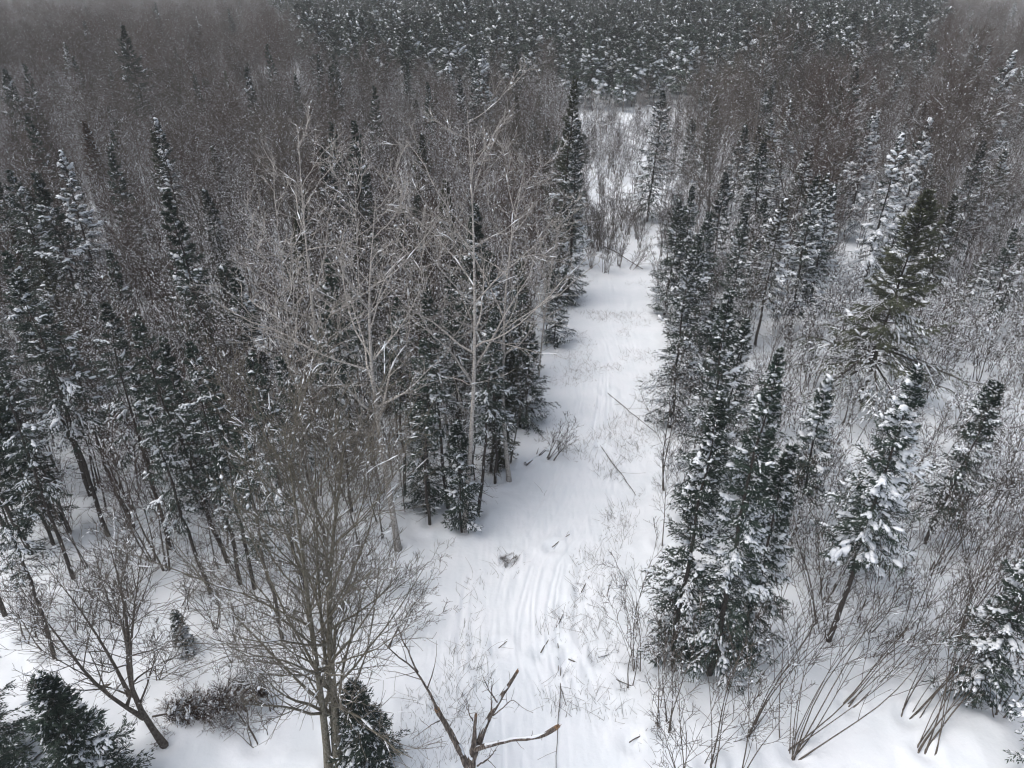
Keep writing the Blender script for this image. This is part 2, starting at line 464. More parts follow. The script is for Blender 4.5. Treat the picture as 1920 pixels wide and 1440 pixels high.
    if dead:
        Pd, Rd = grow(P, Rad, dead, rng, 0.06, max(cb, 0.15) + 0.05, R(88), lambda s, pl: np.full(len(s), W * 0.55), 5, -0.1, 0.12, 0.2, 0.006)
        Pd2, Rd2 = grow(Pd, Rd, 5, rng, 0.2, 0.95, R(45), lambda s, pl: pl * 0.4, 3, 0, 0.1, 0.7, 0.005)
        tb.tubes(Pd, Rd, 3, bark); tb.tubes(Pd2, Rd2, 3, bark)
        snow_on(sb, Pd, Rd, rng, 0.25 * min(1, snow), extra=0.014)
    return {'trunk': tb.mesh('trunk'), 'crown': fb.mesh('crown', False), 'snow': sb.mesh('snow')}

# ------------------------------------------------------------------ things
def tag(o, label=None, cat=None, group=None, kind=None):
    if label: o['label'] = label
    if cat: o['category'] = cat
    if group: o['group'] = group
    if kind: o['kind'] = kind
    return o

def obj(name, me, parent=None):
    o = bpy.data.objects.new(name, me)
    C.objects.link(o)
    if parent: o.parent = parent
    return o

def plant(name, parts, loc, rotz=0.0, scale=1.0, tilt=(0, 0), label=None, cat=None, group=None):
    e = bpy.data.objects.new(name, None)
    e.empty_display_size = 0.3
    C.objects.link(e)
    e.location = loc; e.rotation_euler = (tilt[0], tilt[1], rotz)
    e.scale = (scale,) * 3 if np.isscalar(scale) else scale
    for pn, me in parts.items():
        if len(me.vertices):
            c = obj(pn, me, e)
            if 'snow' in pn: c['kind'] = 'stuff'
    return tag(e, label, cat, group)

def merged(parts):                                # all parts of a far, small tree as one mesh
    me = bpy.data.meshes.new('tree')
    V, Fq, Mi, mats, n = [], [], [], [], 0
    for p in parts.values():
        if not len(p.vertices): continue
        v = np.empty(len(p.vertices) * 3, np.float32); p.vertices.foreach_get('co', v)
        f = np.empty(len(p.loops), np.int32); p.loops.foreach_get('vertex_index', f)
        mi = np.empty(len(p.polygons), np.int32); p.polygons.foreach_get('material_index', mi)
        mp = []
        for mm in p.materials:
            if mm not in mats: mats.append(mm)
            mp.append(mats.index(mm))
        V.append(v); Fq.append(f + n); Mi.append(np.array(mp, np.int32)[mi]); n += len(p.vertices)
    V, Fq, Mi = np.concatenate(V), np.concatenate(Fq), np.concatenate(Mi)
    me.vertices.add(n); me.vertices.foreach_set('co', V)
    me.loops.add(len(Fq)); me.loops.foreach_set('vertex_index', Fq)
    me.polygons.add(len(Mi)); me.polygons.foreach_set('loop_start', np.arange(len(Mi), dtype=np.int32) * 4)
    for mm in mats: me.materials.append(mm)
    me.polygons.foreach_set('material_index', Mi)
    me.update(calc_edges=True)
    return me

def scatter(name, pts, rotz, scl, idx, meshes, label, cat):
    """a far wood nobody could count: one object that instances whole trees on its points"""
    col = bpy.data.collections.new(name + '_kinds')
    for i, me in enumerate(meshes):
        o = bpy.data.objects.new('%s_%02d' % (name, i), me); col.objects.link(o)
    me = bpy.data.meshes.new(name)
    me.vertices.add(len(pts)); me.vertices.foreach_set('co', np.asarray(pts, np.float32).ravel())
    for an, ty, da in (('rz', 'FLOAT', rotz), ('sc', 'FLOAT', scl), ('ki', 'INT', idx)):
        at = me.attributes.new(an, ty, 'POINT'); at.data.foreach_set('value', np.asarray(da, np.int32 if ty == 'INT' else np.float32))
    o = obj(name, me)
    ng = bpy.data.node_groups.new(name, 'GeometryNodeTree')
    ng.interface.new_socket('Geometry', in_out='INPUT', socket_type='NodeSocketGeometry')
    ng.interface.new_socket('Geometry', in_out='OUTPUT', socket_type='NodeSocketGeometry')
    N, L = ng.nodes, ng.links
    gi, go = N.new('NodeGroupInput'), N.new('NodeGroupOutput')
    ci = N.new('GeometryNodeCollectionInfo'); ci.inputs['Collection'].default_value = col
    ci.inputs['Separate Children'].default_value = True; ci.inputs['Reset Children'].default_value = True
    ip = N.new('GeometryNodeInstanceOnPoints'); ip.inputs['Pick Instance'].default_value = True
    def attr(an, ty):
        a = N.new('GeometryNodeInputNamedAttribute'); a.data_type = ty; a.inputs['Name'].default_value = an
        return a.outputs['Attribute']
    cx = N.new('ShaderNodeCombineXYZ'); L.new(attr('rz', 'FLOAT'), cx.inputs['Z'])
    L.new(gi.outputs[0], ip.inputs['Points']); L.new(ci.outputs[0], ip.inputs['Instance'])
    L.new(attr('ki', 'INT'), ip.inputs['Instance Index']); L.new(cx.outputs[0], ip.inputs['Rotation'])
    L.new(attr('sc', 'FLOAT'), ip.inputs['Scale']); L.new(ip.outputs[0], go.inputs[0])
    md = o.modifiers.new('trees', 'NODES'); md.node_group = ng
    return tag(o, label, cat, None, 'stuff')

# ------------------------------------------------------------------ ground: one sheet of snow to the horizon
def spaced(a, b, step, grow_, lim):
    out = [a]
    while out[-1] < b: out.append(out[-1] + step)
    st = step
    while out[-1] < lim:
        st *= grow_; out.append(out[-1] + st)
    return np.array(out)
ys = np.r_[-60, -30, -10, 0, 6, spaced(11, 62, 0.2, 1.06, 2600)]
xp = spaced(0, 26, 0.2, 1.07, 2600)
xs = np.r_[-xp[::-1], xp[1:]]
xs = np.r_[xs[xs < -7.0], np.arange(-7.0, 12.0, 0.08), xs[xs > 12.0]]
gx, gy = np.meshgrid(xs, ys)
el, er = trail_edges(gy)
wid = er - el
tpos = (gx - el) / np.maximum(wid, 0.1)
near = (gy < 140)
on = np.clip(np.minimum(tpos, 1 - tpos) * 5, 0, 1) * near
mid = 0.5 * (el + er)
gz = terrain(gx, gy)
off = gx - mid
wander = 1.3 * vnoise(gy / 13, gy * 0, 5)
rut = np.zeros_like(gx)
for c, w, dpt in ((-2.1, 0.2, 0.05), (-0.5, 0.2, 0.05), (1.0, 0.16, 0.045), (2.2, 0.18, 0.05), (-1.2, 0.15, 0.04), (3.0, 0.16, 0.045), (0.3, 0.15, 0.04), (-3.2, 0.15, 0.05), (-1.6, 0.08, 0.06), (0.65, 0.08, 0.07), (1.6, 0.10, 0.07), (-0.1, 0.08, 0.06), (2.0, 0.07, 0.06)):
    dd = off - c - wander * (0.6 + 0.4 * math.sin(c * 3)) - 0.5 * vnoise(gy / 5, gy * 0, 60 + int(c * 10))
    rut += -dpt * np.exp(-(dd / w) ** 2) + dpt * 0.5 * np.exp(-((np.abs(dd) - w * 1.8) / (w * 0.7)) ** 2)
gz += on * 0.72 * rut * np.clip(0.45 + 2.2 * vnoise(gx / 1.6, gy / 5, 7) + 0.8 * vnoise(gx / 0.6, gy / 2.5, 17), 0.0, 1.4)
gz += np.where(near, 0.07 * vnoise(gx / 0.7, gy / 0.9, 8) + 0.05 * vnoise(gx / 0.35, gy / 0.4, 9), 0) * (1 - 0.55 * on)
gz += np.where(near, 0.42 * np.maximum(0, vnoise(gx / 2.0, gy / 2.0, 10)) + 0.16 * np.maximum(0, vnoise(gx / 0.9, gy / 0.9, 13)) , 0) * (1 - on)
gz += np.where(near, on * (0.05 * vnoise(gx / 0.16, gy / 0.8, 14) + 0.10 * np.minimum(0, vnoise(gx / 0.5, gy / 0.7, 15) + 0.22)), 0)
ny_, nx_ = gx.shape
ii = np.arange(ny_ * nx_).reshape(ny_, nx_)
gm = MB()
gm.add(np.stack([gx, gy, gz], -1).reshape(-1, 3), np.stack([ii[:-1, :-1], ii[:-1, 1:], ii[1:, 1:], ii[1:, :-1]], -1).reshape(-1, 4), 'ground')
ground = obj('ground', gm.mesh('ground'))
tag(ground, 'snow covered forest floor with a tracked clearing', None, None, 'structure')

hx, hy = np.meshgrid(np.linspace(-2500, 2500, 120), np.linspace(1100, 2400, 40))
hz = 33.5 * np.clip((hy - 1100) / 350, 0, 1) * (0.86 + 0.28 * np.clip(vnoise(hx / 400, hy / 500, 50), -0.5, 0.5)) - 1.5
hh_ = MB(); jj = np.arange(hx.size).reshape(hx.shape)
hh_.add(np.stack([hx, hy, hz], -1).reshape(-1, 3), np.stack([jj[:-1, :-1], jj[:-1, 1:], jj[1:, 1:], jj[1:, :-1]], -1).reshape(-1, 4), 'hill')
tag(obj('hills', hh_.mesh('hills')), 'low wooded ridge fading into the snow haze', None, None, 'structure')

def foot(x, y):
    return (x, y, float(terrain(x, y)))

# ------------------------------------------------------------------ hero trees
rs = random.Random(7)
heroes = []                                       # (x, y, phrase) landmarks for the labels of the others
placed = []                                       # (x, y, radius)
def by_base(base, top):                           # position and height from the pixels of foot and top
    x, y = ground_at(*base)
    return x, y, at_depth(top[0], top[1], y)[2]
def by_top(top, h):
    x, y = ground_at(top[0], top[1], h)
    return x, y, h

CON = 'conifer'
protect = []
def hero_conifer(x, y, h, W, label, phrase=None, name='spruce_tree', group=None, **kw):
    W *= 1.12 + 0.4 * min(1.0, max(0.0, (y - 40) / 60))
    kw['nb'] = int(kw.get('nb', 85) * 1.15); q_ = min(1.0, max(0.0, (y - 55) / 60)); kw['lw'] = kw.get('lw', 0.021) * (1 + 1.1 * q_); kw['leaf'] = kw.get('leaf', 0.17) * (1 + 0.5 * q_)
    kw['pad'] = kw.get('pad', 1.0) * (1.35 + 0.6 * q_); kw.setdefault('pw', 0.85)
    parts = conifer(int(abs(x) * 131 + y * 17 + h * 7) % 9973, h, W, **kw)
    plant(name, parts, foot(x, y), rs.random() * 6.28, 1.0, (0, 0), label, CON, group)
    placed.append((x, y, W * 0.6))
    if y > 62:
        tx, ty, dp = project(x, y, h)
        protect.append((tx, ty - 6, ty + F_PX * h * 0.42 / dp, F_PX * W * 0.55 / dp, y))
    if phrase: heroes.append((x, y, phrase))

H = hero_conifer
# right of the trail, near
H(*by_base((1330, 1262), (1352, 690)), 1.95, 'tallest snow-padded fir of the dense group right of the trail', 'the tall fir group right of the trail', 'fir_tree', cb=0.06, nb=122, snow=1.1, dead=6)
H(*by_base((1262, 1235), (1286, 740)), 1.6, 'slim fir at the trail side of the dense snow-padded group', None, 'fir_tree', cb=0.05, nb=108, snow=1.0)
H(*by_base((1385, 1225), (1420, 835)), 1.5, 'lower dark fir on the outer side of the dense group right of the trail', None, 'fir_tree', cb=0.04, nb=100, snow=0.75)
H(*by_base((1290, 1010), (1312, 545)), 1.75, 'thin snow-spotted fir rising behind the dense group, reddish twigs beside it', 'the thin snow-spotted fir', 'fir_tree', cb=0.2, nb=86, snow=0.9)
for b_, t_, w_, l_ in (((1275, 715), (1258, 436), 1.8, 'dark fir crowding the right trail edge just behind the wide one'), ((1335, 900), (1352, 590), 1.7, 'slim dark fir in the row behind the dense group'),
                       ((1295, 640), (1300, 395), 1.7, 'full dark spruce in the right row near the far trail end'),
                       ((1362, 660), (1378, 400), 1.7, 'dark spruce beside the full one in the right row'), ((1245, 590), (1238, 372), 1.6, 'spruce leading the right row at the far trail end'), ((1330, 540), (1338, 320), 1.5, 'small dark spruce behind the right row')):
    H(*by_base(b_, t_), w_, l_, None, 'fir_tree' if 'fir' in l_ else 'spruce_tree', cb=0.06, nb=95, snow=0.6)
H(*by_base((1255, 800), (1262, 470)), 2.0, 'wide dark fir reaching over the narrow part of the trail', 'the wide dark fir over the narrow trail', 'fir_tree', cb=0.05, nb=100, snow=0.8, dust=0.12)
H(*by_base((1553, 1200), (1705, 690)), 1.8, 'dark conical fir with heavy snow pads standing alone above the alder thicket', 'the lone conical fir in the alders', 'fir_tree', cb=0.36, nb=86, snow=1.3, pad=1.35, dead=10)
H(*by_base((1592, 1085), (1640, 800)), 1.9, 'shorter snow-padded fir leaning against the lone conical one', None, 'fir_tree', cb=0.25, nb=79, snow=1.4, pad=1.3)
H(*by_base((1490, 1000), (1545, 710)), 1.25, 'narrow fir column with white pads between the dense group and the lone fir', 'the narrow fir column', 'fir_tree', cb=0.25, nb=64, snow=1.4, pad=1.2)
H(*by_top((1985, 985), 11), 1.7, 'snow-padded spruce cut by the right edge of the picture', 'the spruce at the right edge', cb=0.1, nb=93, snow=0.9, pad=1.2)
H(*by_base((1945, 1475), (1968, 1120)), 1.75, 'lowest spruce in the right corner with snow pads on its fan branches', None, cb=0.12, nb=93, snow=1.6, pad=1.2)
# right of the trail, farther
H(*by_base((1213, 415), (1240, 168)), 2.5, 'dark spruce marking the far end of the trail on its right side', 'the dark spruce at the far trail end', cb=0.08, nb=93, snow=1.0, dust=0.12)
H(*by_top((1300, 222), 10), 1.4, 'small snowy spruce between two dark spires right of the far trail end', None, cb=0.1, nb=64, snow=1.7)
H(*by_top((1345, 180), 12), 1.1, 'narrow dark olive spire without snow right of the far trail end', 'the narrow dark olive spire', cb=0.1, nb=86, snow=0.15, dust=0.02, key='needle_olive')
H(*by_top((1395, 238), 12), 1.6, 'snow-spotted spruce under the reddish round crown', None, cb=0.15, nb=79, snow=1.2)
H(*by_top((1541, 335), 15), 1.8, 'taller of the two snow-padded firs standing side by side', 'the two firs side by side', 'fir_tree', cb=0.15, nb=93, snow=1.4, pad=1.2)
H(*by_top((1568, 352), 14), 1.6, 'shorter of the two snow-padded firs standing side by side', None, 'fir_tree', cb=0.15, nb=86, snow=1.3, pad=1.2)
H(*by_top((1738, 222), 17), 1.9, 'spruce with the thickest rounded snow pads near the upper right', 'the thickly padded spruce', cb=0.1, nb=79, snow=2.2, pad=1.9)
H(*by_top((1692, 250), 17.5), 2.2, 'snow-laden spruce with drooping white branches, before the padded one', None, cb=0.1, nb=79, snow=2.4, pad=1.5, droop=0.8)
H(*by_top((1640, 205), 16), 2.2, 'whitened spruce almost covered by snow behind the drooping one', None, cb=0.08, nb=79, snow=2.6, pad=1.4, dust=0.3)
H(*by_top((1903, 95), 20), 2.8, 'broad snowy spruce at the upper right edge of the picture', 'the broad snowy right-edge spruce', cb=0.08, nb=100, snow=1.8, pad=1.5)
H(*by_top((1566, 95), 14), 1.0, 'thin dark spire before the pine plantation, right of the round crown', None, cb=0.1, nb=64, snow=0.1, dust=0.02)
# left of the trail
H(*by_base((1046, 560), (1022, 138)), 1.9, 'tall dark olive spruce overhanging the left side of the far trail', 'the tall olive spruce', cb=0.05, nb=144, snow=0.5, dust=0.03, key='needle_olive')
H(*by_base((1062, 565), (1048, 225)), 1.7, 'dark green companion close to the tall olive spruce', None, cb=0.03, nb=115, snow=0.7)
H(*by_top((968, 180), 13), 0.8, 'needle-thin dark spire left of the tall olive spruce', None, cb=0.1, nb=72, snow=0.1, dust=0.02, key='needle_olive')
H(*by_top((905, 95), 19), 2.5, 'snow-capped spruce rising above the brown crowns in the middle', 'the snow-capped spruce', cb=0.1, nb=100, snow=1.6, pad=1.6)
H(*by_top((886, 118), 17), 1.4, 'thin companion on the left of the snow-capped spruce', None, cb=0.1, nb=64, snow=1.4)
H(*by_top((862, 142), 15), 1.2, 'shortest tree of the trio around the snow-capped spruce', None, cb=0.1, nb=57, snow=1.4)
H(*by_top((1096, 252), 5), 0.9, 'small lone dark spruce in the white clearing beyond the trail end', None, cb=0.05, nb=50, snow=0.5)
H(*by_base((866, 996), (872, 790)), 1.25, 'narrow cedar in the left trail corner standing among dark bare trunks', 'the narrow cedar in the trail corner', 'cedar_tree', cb=0.12, gaps=0.3, nb=72, snow=0.6)
H(*by_base((990, 800), (1000, 610)), 1.7, 'dark young fir bordering the left edge of the trail', 'the dark young fir at the trail edge', 'fir_tree', cb=0.03, nb=79, snow=0.4)
H(*by_base((1040, 640), (1050, 500)), 1.5, 'young fir with sagging snowy boughs on the left trail edge', None, 'fir_tree', cb=0.03, nb=64, snow=1.1)
H(*by_base((800, 960), (805, 715)), 1.6, 'young cedar under the pale birches with one white cap', 'the young cedar under the birches', 'cedar_tree', cb=0.1, nb=79, snow=0.35)
H(*by_top((228, 45), 22.5), 3.3, 'tall pointed dark spruce standing out at the upper left', 'the tall pointed spruce', cb=0.12, nb=122, snow=0.15, dust=0.02)
H(*by_top((296, 222), 17), 1.7, 'snow-padded spruce in front of the tall pointed one', 'the padded spruce', cb=0.1, nb=86, snow=1.6, pad=1.3)
H(*by_top((112, 285), 17), 2.3, 'broad spruce with white drooping boughs at the left', 'the broad white-boughed spruce', cb=0.1, nb=93, snow=1.9, pad=1.4, droop=0.6)
H(*by_top((158, 228), 13), 1.3, 'dying rust-brown conifer between the white-boughed and the padded spruce', 'the rust-brown conifer', cb=0.1, nb=79, snow=0.25, dust=0.02, key='needle_rust')
H(*by_top((12, 325), 17), 2.2, 'dark spruce cut by the left edge above the trunk stand', 'the dark spruce at the left edge', cb=0.3, nb=100, snow=0.5)
H(*by_top((8, 128), 17), 2.3, 'blurred dark spruce at the left edge near the top corner', None, cb=0.15, nb=93, snow=0.4)
H(*by_top((524, 2), 20), 1.3, 'dark narrow spire in the haze left of the pine plantation', 'the narrow spire left of the plantation', cb=0.1, nb=79, snow=0.1, dust=0.02)
H(*by_top((428, 14), 20), 1.5, 'hazy dark spire beyond the brown woods at the top', None, cb=0.1, nb=79, snow=0.1, dust=0.02)
H(*by_top((288, 4), 21), 1.6, 'dark spire farthest to the left among those at the top', None, cb=0.1, nb=79, snow=0.2, dust=0.02)
H(*by_top((598, 105), 17), 1.1, 'thin snow-flecked spire below the left corner of the plantation', None, cb=0.1, nb=64, snow=0.6)
H(*by_top((466, 128), 17), 1.2, 'snow-flecked spire in the brown woods of the upper left', None, cb=0.1, nb=64, snow=0.9)
# low in the picture
H(*by_base((190, 1500), (150, 1275)), 1.9, 'dense dark fir seen from above in the lower left', 'the dense fir seen from above', 'fir_tree', cb=0.02, nb=130, lat=16, kl=14, snow=0.6, dust=0.05)
H(*by_base((-10, 1440), (-30, 1195)), 2.2, 'dark fir cut by the left edge in the lower left', None, 'fir_tree', cb=0.02, nb=122, snow=0.5)
H(*by_base((40, 1580), (30, 1370)), 2.2, 'darkest fir in the lower left corner', None, 'fir_tree', cb=0.02, nb=122, snow=0.35)
H(*by_base((690, 1442), (668, 1278)), 1.5, 'small dark fir hugging the foot of the double trunk', 'the small fir by the double trunk', 'fir_tree', cb=0.02, nb=93, lat=13, kl=11, snow=0.5)
H(*by_base((352, 1225), (345, 1150)), 0.42, 'knee-high fir sapling wrapped in snow among bare branches', None, 'fir_tree', cb=0.02, nb=40, snow=1.6, leaf=0.10, lw=0.012, pad=0.8)

# the big soft pine on the right
x, y, h = by_top((1726, 362), 17)
pine = conifer(77, h, 3.5, cb=0.2, nb=120, lat=18, kl=30, leaf=0.27, lw=0.025, snow=0.75, pad=1.5, dust=0.02, droop=0.45, key='needle_soft', pw=0.6, skirt=1.3, bough=0.07, tail=0.02, top_up=1.15, low=-0.1, lat_len=0.34, gaps=0.3, pad_from=0.2)
lr = np.random.default_rng(78)
lim = bare(79, [stem(9.5, lr, 0.0, 0.002)], 0.09, 'bark', 'brown_twig', l1=12, l2=9, l3=4, s0=0.42, a1=84, len1=0.58, up1=-0.15, l1prof=0.25, snow=0.85, flecks=200, rtwig=0.010, up2=-0.25, a2=48, len2=0.34)
pine['limbs'] = lim['branches']; pine['limb_snow'] = lim['snow']
plant('white_pine', pine, foot(x, y), 0.6, 1, (0, 0), 'soft olive pine with long level snow-laden limbs in the right thicket', CON)
heroes.append((x, y, 'the soft olive pine')); placed.append((x, y, 4.5))
protect.append((1690, 370, 690, 90, y - 3))

# left stand: tall conifers on bare trunks, feet in view
stand = [((131, 998), 16), ((203, 1003), 17), ((250, 988), 15), ((396, 1115), 14), ((452, 1100), 15), ((138, 1086), 15), ((102, 1232), 13), ((10, 1155), 16),
         ((478, 1108), 14), ((530, 1200), 13), ((428, 1060), 16), ((320, 1035), 16), ((60, 1040), 17), ((575, 1110), 15), ((170, 930), 17), ((80, 930), 17), 
         ((610, 1010), 13), ((660, 960), 14), ((10, 990), 17), ((760, 930), 14), ((840, 950), 15), ((896, 962), 14), ((806, 985), 13), ((928, 905), 13), ((950, 862), 12), ((865, 905), 15), ((975, 800), 13), ((920, 880), 13), ((700, 880), 13)]
words = ['first', 'second', 'third', 'fourth', 'fifth', 'sixth', 'seventh', 'eighth', 'ninth', 'tenth']
stand_k = [conifer(300 + i, 16, 1.7 + 0.15 * (i % 3), cb=0.40 + 0.05 * (i % 3), nb=64, lat=14, kl=10, snow=0.7 + 0.3 * (i % 2), dust=0.05, dead=44, gaps=0.3, r0=0.13, droop=0.45) for i in range(5)]

# ------------------------------------------------------------------ pale aspens and birches
def hero_bare(name, base, top, label, phrase, cat='bare tree', r0=0.15, bark='pale_bark', twig='pale_twig', seed=1, via=None, **kw):
    x, y = ground_at(*base)
    pts = [np.array([x, y, -0.3])] + [at_depth(p[0], p[1], y + (p[2] if len(p) > 2 else 0)) for p in (via or [])] + [at_depth(top[0], top[1], y)]
    o = np.array(foot(x, y)); o2 = o.copy(); o2[2] = 0
    tr = [np.array(pts) - o2]
    tr[0] = resample(tr[0], 16)
    tr[0][1:-1, 1] += np.random.default_rng(seed).normal(0, 0.05, 14)
    parts = bare(seed, tr, r0, bark, twig, **kw)
    plant(name, parts, tuple(o), 0, 1, (0, 0), label, cat)
    if phrase: heroes.append((x, y, phrase))
    placed.append((x, y, 1.0))
    if bark == 'pale_bark' and r0 > 0.1:
        tx, ty, dp = project(*pts[-1])
        protect.append((tx + 6, ty, ty + 0.55 * (base[1] - ty), 58, y))

AS = dict(l1=17, l2=5, l3=5, l4=0, a1=52, len1=0.30, up1=0.5, l1prof=0.55, snow=0.07, flecks=60, rtwig=0.0115, rf=0.78, a2=42, len2=0.46, wob=0.13)
hero_bare('aspen_tree', (870, 992), (876, 205), 'pale aspen with the tallest straight trunk beside the trail', 'the tall pale aspen', seed=11, r0=0.19, via=[(885, 800), (892, 640), (888, 430), (884, 300)], s0=0.42, **AS)
hero_bare('aspen_tree', (955, 900), (985, 300), 'crooked pale aspen bending right of the tallest one', 'the crooked pale aspen', seed=12, r0=0.17, via=[(940, 760), (946, 620), (945, 540), (962, 430)], s0=0.38, **AS)
hero_bare('birch_tree', (747, 1032), (705, 375), 'pale birch with a thick forked crown standing on a dark foot', 'the forked pale birch', seed=13, r0=0.22, via=[(732, 930), (712, 830), (700, 720), (688, 600), (695, 500)], s0=0.36, **AS)
hero_bare('birch_tree', (850, 930), (778, 400), 'slender white birch slanting to the left', 'the slender slanting birch', seed=14, r0=0.12, via=[(835, 760), (812, 620), (790, 500)], s0=0.45, **{**AS, 'l1': 20})
hero_bare('aspen_tree', (640, 900), (560, 255), 'pale aspen with the widest crown left of the birches', 'the wide pale aspen', seed=15, r0=0.2, via=[(618, 800), (592, 640), (578, 500), (566, 380)], s0=0.34, **{**AS, 'len1': 0.3})
hero_bare('aspen_tree', (700, 850), (665, 330), 'greyish aspen between the wide aspen and the forked birch', None, seed=16, r0=0.14, via=[(690, 700), (672, 520)], s0=0.36, **AS)
hero_bare('aspen_tree', (590, 960), (520, 420), 'small pale aspen at the left of the wide-crowned one', None, seed=17, r0=0.12, via=[(575, 820), (545, 640)], s0=0.35, **{**AS, 'l1': 22})
hero_bare('aspen_tree', (1010, 700), (1052, 380), 'short pale aspen before the tall olive spruce', None, seed=18, r0=0.09, via=[(1020, 600), (1035, 500)], s0=0.3, **{**AS, 'l1': 18})
hero_bare('dead_birch', (1125, 298), (1118, 165), 'whitish dead birch with a flat top in the far clearing', 'the whitish dead birch', seed=19, r0=0.12, via=[(1128, 240), (1112, 200)], s0=0.45, **{**AS, 'l1': 12, 'l2': 5, 'l3': 3, 'l4': 0, 'a1': 60, 'snow': 0.5})
# double trunk in front
def double_trunk():
    x, y = ground_at(625, 1452)
    o = np.array(foot(x, y)); ref = np.array([x, y, 0])
    mk = lambda L: np.array([np.array([x + dx0, y, -0.3]) for dx0 in [L[0]]] + [at_depth(a, b, y + c) for a, b, c in L[1]]) - ref
    tr = [mk((-0.18, [(612, 1390, 0), (598, 1270, -0.2), (580, 1160, -0.4), (570, 1040, -0.5), (545, 880, -0.6), (530, 800, -0.6)])),
          mk((0.16, [(634, 1390, 0), (622, 1260, 0.2), (612, 1150, 0.3), (620, 1040, 0.5), (640, 880, 0.6), (650, 805, 0.7)])),
          mk((0.05, [(628, 1385, .1), (612, 1240, 0.5), (594, 1120, 0.7), (596, 980, 1.0), (590, 830, 1.2)]))]
    parts = bare(21, tr, [0.2, 0.23, 0.13], 'moss_bark', 'moss_twig', l1=28, l2=9, l3=7, l4=0, s0=0.2, a1=40, len1=0.40, up1=0.45, l1prof=0.5, snow=0.10, flecks=300, rtwig=0.008, up2=0.4)
    plant('maple_tree', parts, tuple(o), 0, 1, (0, 0), 'big mossy double-trunked maple with a fan of fine branches, near the camera', 'bare tree')
    heroes.append((x, y, 'the double-trunked maple')); placed.append((x, y, 1.5))
double_trunk()

def leaning_tree():
    x, y = ground_at(312, 1402)
    o = np.array(foot(x, y)); ref = np.array([x, y, 0])
    P = lambda a, b, c=0: at_depth(a, b, y + c) - ref
    b0 = np.array([0, 0, -0.3]); j1 = P(272, 1352); j2 = P(245, 1310, 0.1)
    tr = [np.array([b0, j1, j2, P(238, 1235, .2), P(246, 1180, .3), P(232, 1110, .5), P(205, 1020, .7)]),
          np.array([j1, P(215, 1320, -.3), P(170, 1280, -.6), P(130, 1225, -.9), P(90, 1170, -1.2), P(40, 1110, -1.5)]),
          np.array([j2, P(222, 1260, .3), P(180, 1190, .5), P(140, 1130, .8), P(90, 1070, 1.0)]),
          np.array([P(246, 1240, .2), P(252, 1170, .4), P(262, 1090, .7), P(275, 1000, 1.1)]),
          np.array([P(240, 1330, 0), P(256, 1290, -.5), P(248, 1240, -.8), P(222, 1150, -1.3), P(196, 1060, -1.6)])]
    parts = bare(22, tr, [0.16, 0.10, 0.09, 0.07, 0.07], 'brown_bark', 'grey_twig', l1=18, l2=6, l3=4, l4=0, s0=0.2, a1=42, len1=0.36, up1=0.25, l1prof=0.4, snow=0.14, flecks=80, rtwig=0.008)
    plant('leaning_tree', parts, tuple(o), 0, 1, (0, 0), 'bare leaning tree with spreading limbs in the lower left snow', 'bare tree')
    heroes.append((x, y, 'the leaning bare tree')); placed.append((x, y, 3))
leaning_tree()

